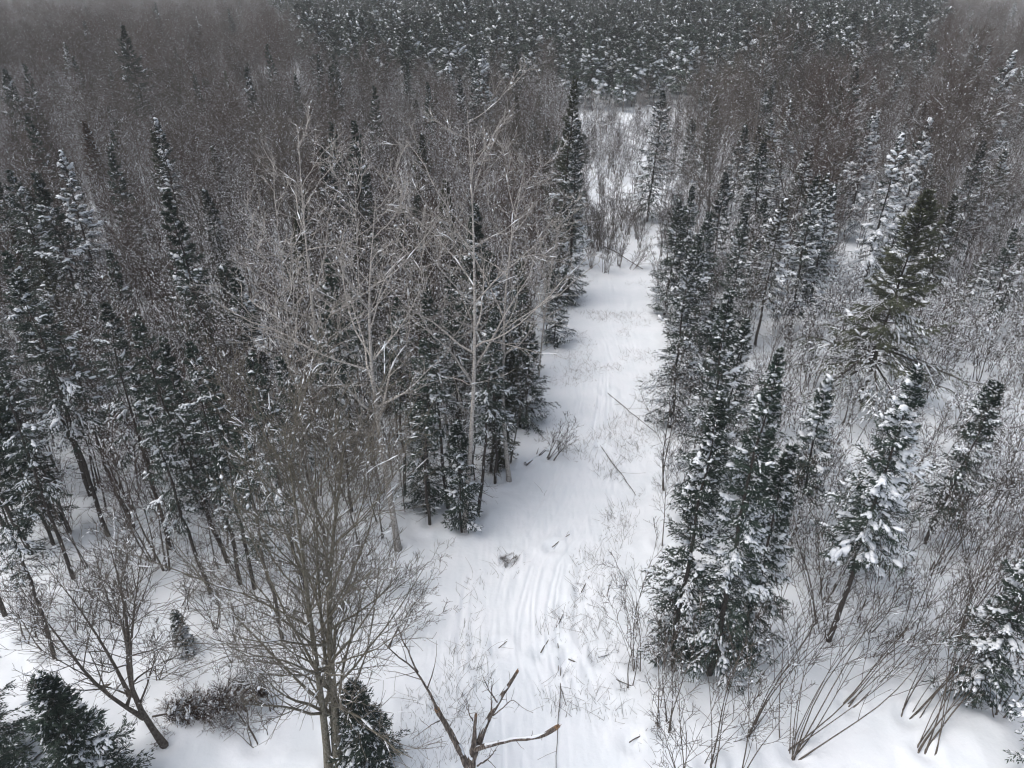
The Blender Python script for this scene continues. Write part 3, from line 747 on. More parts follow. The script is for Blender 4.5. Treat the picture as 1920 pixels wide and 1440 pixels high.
def snag():
    x, y = ground_at(878, 1462)
    o = np.array(foot(x, y)); ref = np.array([x, y, 0])
    P = lambda a, b, c=0: at_depth(a, b, y + c) - ref
    e = plant('dead_snag', {}, tuple(o), 0, 1, (0, 0), 'broken dead snag with three stubby snow-lined limbs at the bottom', 'snag')
    rng = np.random.default_rng(5)
    tb = MB()
    def limb(mb, pts, r, n=14):
        Q = resample(pts, n); Q[1:-1] += rng.normal(0, 0.012, (n - 2, 3))
        rr = np.interp(np.linspace(0, 1, n), np.linspace(0, 1, len(r)), r) * (1 + rng.normal(0, 0.06, n))
        mb.tubes(Q[None], rr[None], 9, 'dead_wood')
        # torn end: a ring of splinters
        d = nrm(Q[-1] - Q[-2]); a = rng.random(9) * 6.28
        u = nrm(np.cross(d, UP + 0.01)); w = np.cross(d, u)
        rim = Q[-1] + rr[-1] * 0.6 * (np.cos(a)[:, None] * u + np.sin(a)[:, None] * w)
        tip = rim + d * (rr[-1] * (0.8 + 2.2 * rng.random(9)))[:, None]
        if rr[-1] > 0.03:
            mb.tubes(np.stack([rim - d * rr[-1], rim, tip], 1), np.tile([rr[-1] * .5, rr[-1] * .45, 0.006], (9, 1)), 4, 'raw_wood')
        return Q, rr
    Q0, r0 = limb(tb, [np.array([0, 0, -0.3]), P(880, 1440), P(884, 1425), P(888, 1395, .05), P(892, 1335, .1)], [0.24, 0.2, 0.15, 0.085, 0.06])
    obj('trunk', tb.mesh('trunk'), e)
    arms = [([P(876, 1432), P(862, 1400, -.1), P(842, 1362, -.2), P(826, 1335, -.3), P(818, 1322, -.3)], [0.15, 0.13, 0.12, 0.11, 0.10]),
            ([P(884, 1425), P(898, 1385, .2), P(915, 1340, .4), P(940, 1300, .6), P(958, 1272, .8), P(970, 1252, .9)], [0.15, 0.13, 0.12, 0.09, 0.08, 0.06]),
            ([P(890, 1398), P(925, 1388, -.3), P(965, 1378, -.6), P(1005, 1378, -.8), P(1030, 1366, -1), P(1044, 1357, -1.1)], [0.12, 0.10, 0.085, 0.08, 0.09, 0.085])]
    thin = [([P(826, 1335, -.3), P(808, 1300, -.35), P(785, 1255, -.4), P(762, 1235, -.5), P(735, 1215, -.6), P(716, 1200, -.7), P(714, 1188, -.8)], [0.07, 0.055, 0.045, 0.035, 0.03, 0.022, 0.012]),
            ([P(783, 1253, -.4), P(765, 1215, -.2), P(748, 1178, 0), P(735, 1140, .1)], [0.035, 0.026, 0.018, 0.01]),
            ([P(932, 1310, .5), P(918, 1290, .3), P(906, 1262, .2)], [0.03, 0.022, 0.012]),
            ([P(921, 1328, .5), P(921, 1300, .5), P(922, 1270, .4)], [0.025, 0.02, 0.012]),
            ([P(886, 1345, .1), P(876, 1325, .1), P(872, 1305, .1)], [0.025, 0.018, 0.012]),
            ([P(925, 1335, .4), P(948, 1318, .2), P(962, 1300, 0), P(975, 1320, -.2), P(1000, 1330, -.3)], [0.03, 0.022, 0.016, 0.012, 0.008]),
            ([P(824, 1345, -.3), P(810, 1350, -.6), P(795, 1362, -.8), P(770, 1380, -1)], [0.025, 0.018, 0.012, 0.007]),
            ([P(895, 1430, 0), P(915, 1418, -.5), P(930, 1400, -.9)], [0.04, 0.03, 0.015])]
    sn = MB(); lb = None
    tw = MB()
    for pts, r in arms:
        lb = MB(); Q, rr = limb(lb, pts, r); obj('limb', lb.mesh('limb'), e)
        for q in range(3):
            Q2 = Q.copy(); Q2 += UP * (rr * 0.62)[:, None] + rng.normal(0, 0.008, Q.shape)
            keep = slice(2, 12) if q else slice(0, 13)
            sn.tubes(Q2[None, keep], (rr * (0.55 + 0.15 * q) * (0.6 + 0.6 * rng.random(14)))[None, keep], 6, 'snow')
        Pt, Rt = grow(Q[None], rr[None], 5, rng, 0.3, 0.95, R(60), lambda s, pl: np.full(len(s), 0.4), 4, 0.2, 0.15, 0.2, 0.006); tw.tubes(Pt, Rt, 4, 'dead_wood')
    sn.lumps(np.array([P(884, 1410), P(880, 1428)]), np.array([[0, 0.3, 1.0], [0.3, 0, .8]]), np.array([.22, .2]), np.array([.13, .14]), np.array([.12, .12]), rng, 'snow', 10, 6)
    for pts, r in thin:
        Q, rr = limb(tw, pts, r, 12)
        Pt, Rt = grow(Q[None], rr[None], 6, rng, 0.3, 0.98, R(50), lambda s, pl: pl * 0.28, 5, 0.1, 0.15, 0.6, 0.005); tw.tubes(Pt, Rt, 4, 'dead_wood')
    obj('twigs', tw.mesh('twigs'), e); obj('snow', sn.mesh('snow'), e)
    heroes.append((x, y, 'the broken snag')); placed.append((x, y, 1.0))
snag()

# ------------------------------------------------------------------ alder clumps, lower right, and brush beside the trail
alder_list = [((1490, 1412), 12, 9.5, (0.62, 0.62), 0.62, 'largest alder clump, a fan of long stems from one stool in the lower right', 'the largest alder clump'),
              ((1736, 1412), 8, 8.2, (0.60, 0.60), 0.24, 'tight alder bundle leaning right near the lower right spruce', 'the tight alder bundle'),
              ((1412, 1378), 4, 8.5, (0.62, 0.50), 0.2, 'few-stemmed alder leaning behind the largest clump', None),
              ((1412, 1278), 3, 7.5, (1.0, 0.8), 0.12, 'low slanting alder stems in the open snow behind the fir group', None),
              ((1690, 1205), 5, 7.0, (0.15, 0.4), 0.25, 'upright alder clump in the snow right of the lone fir trunk', None),
              ((1800, 1198), 7, 7.5, (0.3, 0.5), 0.3, 'alder clump with spreading stems above the tight bundle', None),
              ((1797, 1130), 3, 9.0, (0.8, 0.6), 0.08, 'thick single alder slanting far to the right', None),
              ((1750, 1075), 6, 8.0, (0.55, 0.5), 0.12, 'alder stems fanning behind the slanting one', None),
              ((1700, 1345), 6, 6.0, (0.5, 0.5), 0.4, 'thin twiggy alder between the largest clump and the tight bundle', None),
              ((1540, 1195), 5, 7.5, (-0.1, 0.5), 0.2, 'alder stems around the foot of the lone fir', None),
              ((1328, 1440), 5, 8.0, (0.25, 0.4), 0.22, 'alder rising from the bottom edge below the fir group', None),
              ((1385, 1450), 3, 8.0, (0.3, 0.4), 0.14, 'slim alder beside the one rising from the bottom edge', None),
              ((1245, 1368), 5, 7.0, (0.0, 0.4), 0.22, 'dark alder stems at the right trail edge near the bottom', 'the alder at the trail edge'),
              ((1280, 1500), 5, 7.5, (-0.05, 0.3), 0.2, 'wiry alder stems cut by the bottom edge right of the trail', None),
              ((1193, 1250), 4, 7.0, (-0.12, 0.35), 0.14, 'tall thin brush stems before the trailside fir', None),
              ((1172, 1283), 2, 7.0, (-0.05, 0.35), 0.08, 'single wiry stem standing in the trail edge', None),
              ((1030, 860), 6, 3.5, (0.5, 0.1), 0.4, 'fine bare brush reaching over the left trail edge', None),
              ((1910, 1250), 6, 6.5, (0.2, 0.4), 0.3, 'alder half hidden by the spruce at the right edge', None),
              ((1590, 1320), 4, 5.5, (0.7, 0.4), 0.3, 'arching alder over the open snow right of the largest clump', None),
              ((1660, 1085), 5, 6.0, (0.3, 0.5), 0.25, 'bare alder between the lone fir and the slanting alder', None),
              ((1860, 1340), 5, 6.0, (0.2, 0.4), 0.3, 'twiggy alder left of the lowest right corner spruce', None),
              ((730, 1215), 5, 5.0, (0.5, 0.5), 0.3, 'bare bush arching toward the trail behind the double trunk', None),
              ((640, 1150), 6, 5.5, (0.4, 0.4), 0.35, 'bare bush behind the crown of the double trunk', None),
              ((60, 1200), 6, 3.5, (-0.1, 0.3), 0.5, 'low twiggy bush in the snow at the left edge', None),
              ((215, 1180), 5, 4.0, (0.2, 0.3), 0.5, 'spreading bush behind the leaning bare tree', None),
              ((450, 1235), 6, 4.5, (0.3, 0.3), 0.6, 'twiggy bush between the leaning tree and the double trunk', None),
              ((520, 1330), 5, 3.5, (-0.4, 0.2), 0.5, 'low bush left of the double trunk', None),
              ((560, 1190), 6, 5.0, (0.1, 0.4), 0.4, 'thin bush close behind the double trunk', None),
              ((300, 1270), 6, 3.5, (0.5, 0.2), 0.7, 'spreading bush right of the leaning bare tree foot', None),
              ((400, 1180), 5, 4.5, (-0.2, 0.3), 0.5, 'open bush right of the knee-high fir sapling', None),
              ((150, 1180), 5, 4.0, (-0.1, 0.3), 0.5, 'open bush left of the spreading bush in the lower left', None),
              ((480, 1400), 5, 3.0, (-0.5, 0.3), 0.8, 'low sprawling bush at the bottom left of the double trunk', None),
              ((250, 1120), 6, 4.5, (0.1, 0.3), 0.4, 'thin bush before the bare-trunked spruces', None),
              ((340, 1150), 4, 5.0, (0.3, 0.3), 0.4, 'tall thin bush behind the knee-high fir sapling', None),
              ((420, 1310), 6, 3.0, (0.6, 0.1), 0.9, 'sprawling twiggy bush beside the rusty fallen conifer', None),
              ((700, 1120), 5, 4.5, (0.5, 0.3), 0.5, 'bare bush at the left clearing edge right of the double trunk', None),
              ((105, 1235), 5, 5.5, (-0.4, 0.3), 0.3, 'bare bush left of the leaning bare tree', None)]
for i, (b, ns, L, ln, sp, lab, ph) in enumerate(alder_list):
    x, y = ground_at(*b)
    if b[0] > 1400: ln = (ln[0] * 1.35, ln[1] * 1.35); L *= 1.5
    plant('alder_shrub', clump(500 + i * 3, ns, L, ln, sp, r0=0.036 if ns > 2 else 0.045, twig='grey_twig' if i % 2 else 'brown_twig', flecks=50, snow=0.12, l1=7, l2=4, l3=2, s0=0.25, len1=0.30, rtwig=0.008, up2=0.1), foot(x, y), 0, 1, (0, 0), lab, 'shrub')
    if ph: heroes.append((x, y, ph))
    placed.append((x, y, 1.2))
# bent brush closing the far trail
ends = [((1108, 500), 9, 6.0, (-0.1, 0.1), 0.2), ((1135, 508), 10, 6.5, (0.05, 0.0), 0.25), ((1160, 495), 9, 6.0, (0.1, 0.1), 0.25), ((1185, 500), 7, 5.5, (0.35, -0.2), 0.3),
        ((1120, 440), 10, 6.5, (0.0, 0.1), 0.2), ((1165, 430), 9, 6.5, (0.1, 0.1), 0.2), ((1195, 445), 7, 6.0, (-0.2, 0), 0.2), ((1095, 455), 7, 6.0, (0, 0), 0.2),
        ((1085, 400), 8, 6.5, (0, 0), 0.15), ((1125, 385), 8, 7.0, (0, 0), 0.15), ((1160, 375), 8, 6.5, (0, 0), 0.15), ((1200, 385), 7, 6.0, (0, 0), 0.2),
        ((1095, 345), 8, 6.5, (0, 0), 0.15), ((1140, 335), 8, 6.5, (0, 0), 0.15), ((1180, 325), 7, 6.0, (0, 0), 0.2), ((1110, 300), 8, 6, (0, 0), 0.15), ((1160, 285), 7, 5.5, (0, 0), 0.2), ((1085, 270), 8, 6, (0, 0), 0.2)]
end_lab = ['bent brush clump at the left of those closing the far trail', 'widest arching brush clump in the middle of the far trail', 'arching brush right of the widest clump on the far trail', 'brush falling to the right at the far trail end',
           'tall upright brush behind the arching clumps', 'tall brush before the white clearing', 'brush leaning left under the dark far spruce', 'thin brush at the foot of the tall olive spruce',
           'upright brush left in the second row behind the trail end', 'upright brush in the middle of the second row behind the trail end', 'upright brush right in the second row behind the trail end', 'brush beside the foot of the dark far spruce',
           'thin brush left of the small lone spruce in the clearing', 'thin brush before the whitish dead birch', 'thin brush at the right side of the white clearing', 'brush around the foot of the whitish dead birch', 'low brush right behind the whitish dead birch', 'farthest brush left of the whitish dead birch']
for i, (b, ns, L, ln, sp) in enumerate(ends):
    x, y = ground_at(*b)
    plant('brush_clump', clump(600 + i * 3, ns, L, ln, sp, r0=0.035, twig='brown_twig', arch=0.3 if i < 8 else 0.0, flecks=40, l1=8, l2=5, l3=2, snow=0.06), foot(x, y), 0, 1, (0, 0), end_lab[i], 'shrub', 'brush clumps closing the far trail')
    placed.append((x, y, 0.8))
br_ = random.Random(4)
bk = [clump(660 + 3 * i, 9, 6.0, (0.0, 0.05), 0.16, r0=0.038, twig='brown_twig', arch=0.0, flecks=60, l1=9, l2=5, l3=2, snow=0.12) for i in range(4)]
cnt = 0
for i in range(60):
    px_, py_ = br_.uniform(1072, 1215), br_.uniform(245, 470)
    if px_ > 1165 and br_.random() < 0.55: continue
    x, y = ground_at(px_, py_)
    if not all((x - a) ** 2 + (y - b) ** 2 > 0.8 for a, b, c in placed): continue
    cnt += 1
    plant('brush_clump', bk[i % 4], foot(x, y), br_.random() * 6.28, br_.uniform(0.75, 1.1), (0, 0), 'thin dark brush stems among those filling the far end of the trail', 'shrub', 'thin brush filling the far trail')
    placed.append((x, y, 0.6))
heroes.append((*ground_at(1140, 480), 'the brush across the far trail'))

# ------------------------------------------------------------------ things lying in the snow
def log(name, a, b, r, label, cat='log', bark='brown_bark', lift=0.08, snow=True, seed=0, twigs=4):
    rng = np.random.default_rng(seed + 40)
    ax, ay = ground_at(*a); bx, by = ground_at(*b)
    A, B = np.array([ax, ay, terrain(ax, ay) + lift]), np.array([bx, by, terrain(bx, by) + lift])
    n = 9; t = np.linspace(0, 1, n)[:, None]
    Q = A + (B - A) * t; o = A.copy()
    Lg = np.linalg.norm(B - A)
    Q[1:-1] += np.cumsum(rng.normal(0, 0.012 * Lg, (n - 2, 3)), 0) * [1, 1, 0.35] * np.sin(np.linspace(0, np.pi, n)[1:-1])[:, None]
    Q -= o
    rr = r * np.linspace(1, 0.6, n)
    e = plant(name, {}, tuple(o), 0, 1, (0, 0), label, cat)
    m = MB(); m.tubes(Q[None], rr[None], 8, bark)
    Pt, Rt = grow(Q[None], rr[None], twigs, rng, 0.25, 0.95, R(50), lambda s, pl: pl * 0.3, 5, 0.05, 0.12, 0.5, 0.007); m.tubes(Pt, Rt, 4, bark)
    obj('wood', m.mesh('wood'), e)
    if snow:
        s = MB()
        for q in range(2):
            k = slice(0, n) if q == 0 else slice(2, 7)
            s.tubes((Q + UP * (rr * 0.6)[:, None])[None, k], (rr * (0.75 + 0.25 * rng.random(n)))[None, k], 6, 'snow')
        obj('snow', s.mesh('snow'), e)
log('fallen_log', (985, 872), (1022, 846), 0.14, 'short snow-topped log lying at the left trail edge', seed=1, lift=0.1)
log('fallen_log', (30, 1420), (118, 1368), 0.14, 'snow-topped log lying across the lower left corner', seed=2, lift=0.15)
log('fallen_log', (60, 1436), (125, 1385), 0.11, 'thinner log beside the one in the lower left corner', seed=3, lift=0.12)
log('fallen_log', (198, 1297), (242, 1285), 0.10, 'dark log end behind the leaning bare tree', seed=4, lift=0.1, snow=False)
log('fallen_branch', (1066, 1234), (1210, 1296), 0.03, 'long curved branch lying from the trail to the right brush', 'branch', seed=5, lift=0.03, snow=False)
log('fallen_branch', (1014, 1222), (1056, 1150), 0.035, 'forked branch lying along the middle of the trail', 'branch', seed=6, lift=0.03, snow=False, twigs=8)
log('fallen_branch', (1046, 1205), (1062, 1320), 0.025, 'thin straight stick pointing down the trail', 'branch', seed=7, lift=0.03, snow=False)
log('fallen_branch', (1122, 1232), (1160, 1222), 0.05, 'short dark branch at the right trail edge', 'branch', seed=8, lift=0.06, snow=True)
log('fallen_branch', (935, 1213), (962, 1192), 0.025, 'small forked twig in the centre of the clearing', 'branch', seed=9, lift=0.03, snow=False, twigs=3)
log('fallen_branch', (1035, 1025), (1068, 1002), 0.03, 'short slanting stick on the trail below the small cedar', 'branch', seed=10, lift=0.03, snow=False, twigs=2)
log('fallen_branch', (1140, 735), (1232, 812), 0.032, 'long sapling fallen across the right half of the trail', 'branch', seed=11, lift=0.03, snow=False, twigs=10)
log('fallen_branch', (1128, 838), (1192, 930), 0.03, 'second fallen sapling slanting toward the fir group', 'branch', seed=12, lift=0.03, snow=False, twigs=10)
log('fallen_branch', (1090, 1110), (1105, 1080), 0.03, 'short stick standing out on the right of the trail', 'branch', seed=13, lift=0.03, snow=False, twigs=2)
log('fallen_branch', (1052, 1250), (1043, 1440), 0.022, 'long thin stick running to the bottom of the trail', 'branch', seed=14, lift=0.03, snow=False, twigs=1)
log('fallen_branch', (1180, 1390), (1232, 1345), 0.03, 'thin stick beside the alder at the trail edge', 'branch', seed=15, lift=0.03, snow=False, twigs=2)
log('fallen_branch', (1118, 455), (1205, 505), 0.06, 'bent trunk lying under the brush at the far trail end', 'branch', seed=16, lift=0.3, snow=False, twigs=6)

# rusty fallen conifer top
x, y = ground_at(302, 1356)
rust = conifer(901, 4.8, 0.95, cb=0.06, nb=80, lat=10, kl=8, leaf=0.15, lw=0.016, snow=0.5, pad=1.3, dust=0.02, key='needle_rust', droop=0.1, low=0.55, pw=0.5, gaps=0.2)
plant('fallen_conifer', rust, (x, y, float(terrain(x, y)) + 0.35), R(14), 1, (R(4), R(84)), 'rusty brown fallen conifer top lying in the lower left snow', 'fallen tree')
bp = clump(905, 26, 2.6, (0.5, 0.1), 1.8, r0=0.022, twig='red_twig', l1=6, l2=4, l3=2, flecks=60, arch=0.9, snow=0.25)
x, y = ground_at(375, 1345)
plant('brush_pile', bp, foot(x, y), 0.3, (1, 1, 0.6), (0, 0), 'tangle of dead twigs under the rusty fallen conifer', 'brush pile')
bp2 = clump(907, 22, 0.9, (0, 0), 2.5, r0=0.012, twig='brown_twig', l1=4, l2=3, l3=2, flecks=10, arch=1.0)
x, y = ground_at(955, 1045)
plant('brush_pile', bp2, foot(x, y), 0.3, (1, 0.8, 0.35), (0, 0), 'flat patch of dead twigs poking through the snow by the trail corner', 'brush pile')

# ------------------------------------------------------------------ the woods: every other tree
def prof(seed, lo, hi): return np.random.default_rng(seed).uniform(lo, hi)
sap = []                                          # (parts, height, look)
for i in range(12):
    rg = np.random.default_rng(1000 + i)
    hh = 10.0 + 3.0 * rg.random()
    tw = ['brown_twig', 'grey_twig', 'red_twig'][i % 3]
    nst = 1 + (i % 4 == 3) + (i % 6 == 5)
    tr = [stem(hh * (1 if q == 0 else 0.85), rg, 0.03 + 0.06 * q, 0.010, (0.15 * q, 0.1 * q, 0)) for q in range(nst)]
    sap.append((bare(1100 + i, tr, 0.06, ['grey_bark', 'brown_bark'][(i // 2) % 2], tw, l1=15 if nst == 1 else 11, l2=6, l3=4, s0=0.3, a1=36, len1=0.28, up1=0.7, l1prof=0.5, snow=0.30, flecks=120, rtwig=0.0095), hh, ['brown', 'grey', 'reddish'][i % 3]))
big = []                                          # larger round hardwoods
for i in range(6):
    rg = np.random.default_rng(1200 + i)
    hh = 14.0 + 2 * rg.random()
    tw = ['brown_twig', 'red_twig', 'grey_twig'][i % 3]
    big.append((bare(1300 + i, [stem(hh, rg, 0.03, 0.012)], 0.14, ['grey_bark', 'brown_bark'][i % 2], tw, l1=28, l2=9, l3=6, l4=2, s0=0.28, a1=44, len1=0.40, up1=0.5, l1prof=0.55, snow=0.10, flecks=160, rtwig=0.0085), hh, ['brown', 'reddish', 'grey'][i % 3]))
con = []
for i in range(9):
    hh = [13, 15, 11, 16, 12, 9, 14, 10, 15][i]
    con.append((conifer(1400 + i, hh, hh * (0.135 + 0.025 * (i % 3)), cb=0.08 + 0.12 * (i % 3), nb=95, lat=13, kl=11, leaf=0.2, lw=0.03, snow=[0.35, 0.75, 1.5][i % 3], pad=[1.4, 1.6, 1.9][i % 3], dust=[0.02, 0.04, 0.08][i % 3], droop=0.3 + 0.15 * (i % 2), dead=8, key='needle' if i % 4 else 'needle_olive'), hh, ['dark', 'snow-spotted', 'snow-laden'][i % 3]))
shr = [(clump(1500 + i * 3, 4 + i % 4, 4.6, (0.12, 0.1), 0.25, r0=0.028, twig=['grey_twig', 'brown_twig'][i % 2], l1=7, l2=4, l3=2, snow=0.6, flecks=190, rtwig=0.0085), 4.0, ['grey', 'brown'][i % 2]) for i in range(6)]
pin = [conifer(1600 + i, 17 + (i % 3), 4.0 + 0.3 * (i % 2), cb=0.26, nb=74, lat=10, kl=9, leaf=0.6, lw=0.10, snow=0.35, pad=5.5, dust=0.07, droop=0.5, bough=0.24, key='needle_pine', pw=0.55, top_up=0.8, low=-0.15, pad_from=0.5) for i in range(6)]

rng = np.random.default_rng(2024)
def free(x, y, r):
    return all((x - a) ** 2 + (y - b) ** 2 > (r + c * 0.6) ** 2 for a, b, c in placed)
def in_trail(x, y, m=1.3):
    if y > 100 or y < 5: return False
    a, b = trail_edges(y)
    return a - m < x < b + m

plantation_front = lambda x: 184 + 0.05 * x + 6 * math.sin(x * 0.05) + 14 * float(vnoise(x / 9.0, 0.0, 91))
def in_plantation(x, y):
    px, py, _ = project(x, y, 6.0)
    rag = 50 * float(vnoise(x / 6.0, y / 6.0, 93))
    return y > plantation_front(x) and px + rag > 590 - (y - 190) * 0.25 and px + rag < 1745 - max(0, 300 - y) * 0.3

trees = []                                        # (x, y, kind, index, scale, rotz)
HT = {'con': 13, 'sap': 11.5, 'big': 15, 'shr': 5, 'stand': 16}
def blocks(x, y, h, cw=0.9):
    tx, ty, dp = project(x, y, h); bx, by, _ = project(x, y, 0.3 * h)
    for px, y0, y1, hw, yd in protect:
        if y > yd - 0.5: continue
        ya, yb = max(ty, y0), min(by, y1)
        if yb <= ya: continue
        xm = bx + (tx - bx) * (by - (ya + yb) / 2) / max(1, by - ty)
        if abs(xm - px) < hw + F_PX * cw / dp: return True
    return False

def try_add(x, y, kind, i, sc, r):
    if blocks(x, y, HT[kind] * sc): return False
    if in_trail(x, y) or not free(x, y, r): return False
    trees.append((x, y, kind, i, sc, rng.random() * 6.283)); placed.append((x, y, r)); return True

# grid hash would be tidier; candidate counts are small enough near the camera
for tries in range(9000):
    yy = 24 + 150 * rng.random() ** 0.9
    xx = (rng.random() * 2 - 1) * (yy * 0.86 + 12)
    px, py, dep = project(xx, yy, 0.0)
    if px < -260 or px > 2180: continue
    left = xx < trail_edges(min(yy, 95))[0]
    if 1075 < px < 1235 and 205 < py < 520:
        if py < 350:
            if rng.random() < 0.35: try_add(xx, yy, 'sap', rng.integers(0, 12), 0.35 + 0.35 * rng.random(), 0.7)
            elif 1165 > px or py < 235 or rng.random() < 0.3: try_add(xx, yy, 'shr', rng.integers(0, 6), 0.9 + 0.7 * rng.random(), 0.7)
        continue
    if left:
        if py > 1075: continue
        if py > 960 and rng.random() < 0.75: continue
        r = rng.random()
        fc = 0.085 if py > 420 else 0.05
        if r < fc: try_add(xx, yy, 'con', [0, 1, 3, 4, 6, 7, 0, 3, 6, 2][rng.integers(0, 10)], 0.8 + 0.35 * rng.random(), 0.9)
        elif r < fc + 0.06 and py < 700: try_add(xx, yy, 'big', rng.integers(0, 6), 0.8 + 0.3 * rng.random(), 1.1)
        elif r < 0.93: try_add(xx, yy, 'sap', rng.integers(0, 12), 0.65 + 0.5 * rng.random(), 0.64)
        else: try_add(xx, yy, 'shr', rng.integers(0, 6), 0.7 + 0.4 * rng.random(), 0.5)
    elif yy > 118 and px < 1300:
        try_add(xx, yy, 'shr' if rng.random() < 0.3 else 'sap', rng.integers(0, 6), 0.55 + 0.35 * rng.random(), 0.8)
    else:
        r = rng.random()
        if py > 1050:
            if px > 1420 and rng.random() < 0.8: try_add(xx, yy, 'shr', rng.integers(0, 6), 0.8 + 0.7 * rng.random(), 1.1)
            continue
        if py > 600 and px > 1440:               # alder thicket with open snow
            if rng.random() < 0.2: continue
            if r < 0.10: try_add(xx, yy, 'con', [2, 5, 8, 1, 4][rng.integers(0, 5)], 0.45 + 0.35 * rng.random(), 1.3)
            else: try_add(xx, yy, 'shr', rng.integers(0, 6), 1.0 + 0.7 * rng.random(), 0.92)
        elif py > 380:
            if 1570 < px < 1720 and 430 < py < 620 and rng.random() < 0.85: continue
            fc = 0.22 if px < 1480 else 0.2
            if r < fc: try_add(xx, yy, 'con', [1, 2, 4, 5, 7, 8][rng.integers(0, 6)], 0.7 + 0.35 * rng.random(), 1.1)
            elif r < 0.7: try_add(xx, yy, 'sap', rng.integers(0, 12), 0.6 + 0.4 * rng.random(), 0.75)
            else: try_add(xx, yy, 'shr', rng.integers(0, 6), 0.9 + 0.5 * rng.random(), 0.7)
        else:
            if r < 0.22: try_add(xx, yy, 'con', [2, 5, 8, 1, 4, 2, 8][rng.integers(0, 7)], 0.8 + 0.4 * rng.random(), 1.6)
            elif r < 0.34: try_add(xx, yy, 'big', rng.integers(0, 6), 0.75 + 0.3 * rng.random(), 1.5)
            else: try_add(xx, yy, 'sap', rng.integers(0, 12), 0.65 + 0.45 * rng.random(), 0.85)
# named round crowns
for (px, py, hh, k, lab) in ((1450, 72, 22, 0, 'widest round brown crown standing before the pine plantation'), (1555, 165, 20, 1, 'rounded reddish crown right of the thin dark spire'),
                             (1795, 105, 22, 4, 'reddish brown crown near the upper right corner'), (1508, 62, 21, 3, 'brown crown overlapping the right side of the widest one'),
                             (1590, 235, 17, 4, 'lower reddish crown above the two firs side by side'), (1385, 160, 20, 2, 'greyish crown at the left of the widest round one'),
                             (1840, 200, 19, 0, 'brown crown under the broad snowy spruce at the upper right')):
    x, y = ground_at(px, py, hh)
    plant('hardwood_tree', big[k][0], foot(x, y), px * 0.37, (hh / big[k][1] * 1.15, hh / big[k][1] * 1.15, hh / big[k][1]), (0, 0), lab, 'bare tree', 'bare hardwoods in the woods')
    placed.append((x, y, 1.5))
for (b, hh) in stand:
    x, y = ground_at(*b)
    trees.append((x, y, 'stand', len(trees) % 5, hh / 16.0, rng.random() * 6.28))

KINDS = {'con': (con, 'spruce_tree', CON), 'sap': (sap, 'bare_sapling', 'bare tree'), 'big': (big, 'hardwood_tree', 'bare tree'), 'shr': (shr, 'snowy_shrub', 'shrub'), 'stand': ([(p, 16, 'tall') for p in stand_k], 'spruce_tree', CON)}
def inview(t):
    px, py, d = project(t[0], t[1], 5.0)
    return -120 < px < 2040
size = lambda t: KINDS[t[2]][0][t[3]][1] * t[4] / math.hypot(t[0], t[1], 22)
indiv, rest = [], []
for grp in (('sap', 'big'), ('con', 'stand'), ('shr',)):
    g = sorted([t for t in trees if t[2] in grp], key=lambda t: -size(t) * (1 if inview(t) else 0.001))
    lim = {'sap': 300, 'con': 240, 'shr': 240}[grp[0]]
    indiv += g[:lim]; rest += g[lim:]
groups = {}
REL = lambda dx, dy: ('behind' if dy > 0 else 'in front of') if abs(dy) > abs(dx) * 1.2 else ('right of' if dx > 0 else 'left of')
NOUN = {'con': 'spruce', 'stand': 'bare-trunked spruce', 'sap': 'sapling', 'big': 'hardwood', 'shr': 'shrub'}
GRP = {'con': 'spruces in the woods', 'stand': 'spruces on bare trunks at the left', 'sap': 'bare saplings in the woods', 'big': 'bare hardwoods in the woods', 'shr': 'snowy shrubs in the woods'}
for t in indiv:
    protos, name, cat = KINDS[t[2]]
    parts, hh, look = protos[t[3]]
    dd, a, b, p = min(((t[0] - a) ** 2 + (t[1] - b) ** 2, a, b, p) for a, b, p in heroes)
    h = hh * t[4]
    tall = 'tall' if h > 12 else ('low' if h < 7.5 else 'medium')
    lab = '%s %s %s %s %s' % (tall, look if look != tall else 'dark', NOUN[t[2]], REL(t[0] - a, t[1] - b), p)
    groups.setdefault(lab, []).append((dd, t))
ORD = ['', 'second ', 'third ', 'fourth ', 'fifth ', 'sixth ', 'seventh ', 'eighth ', 'ninth ', 'tenth ', 'eleventh ', 'twelfth ', 'thirteenth ', 'fourteenth ', 'fifteenth ', 'sixteenth ', 'seventeenth ', 'eighteenth ', 'nineteenth ', 'twentieth ', '21st ', '22nd ', '23rd ', '24th ', '25th ', '26th ', '27th ', '28th ']
nlab = 0
for lab, lst in groups.items():
    lst.sort(key=lambda q: q[0])
    for i, (dd, t) in enumerate(lst):
        protos, name, cat = KINDS[t[2]]
        if len(lst) > 1:
            full = ('nearest ' if i == 0 else ORD[i] + 'nearest ' if i < len(ORD) else 'farther ') + lab
        else:
            full = lab
        if len(full.split()) < 4: full = 'bare ' + full
        nlab = max(nlab, len(full.split()))
        plant(name, protos[t[3]][0], foot(t[0], t[1]), t[5], t[4], (rng.normal(0, 0.025), rng.normal(0, 0.025)), full, cat, GRP[t[2]])
print('longest label', nlab, 'largest set', max(len(v) for v in groups.values()))
used = groups
print('individuals', len(indiv), 'distinct labels', len(used), 'rest', len(rest), {k: sum(t[2] == k for t in trees) for k in KINDS})

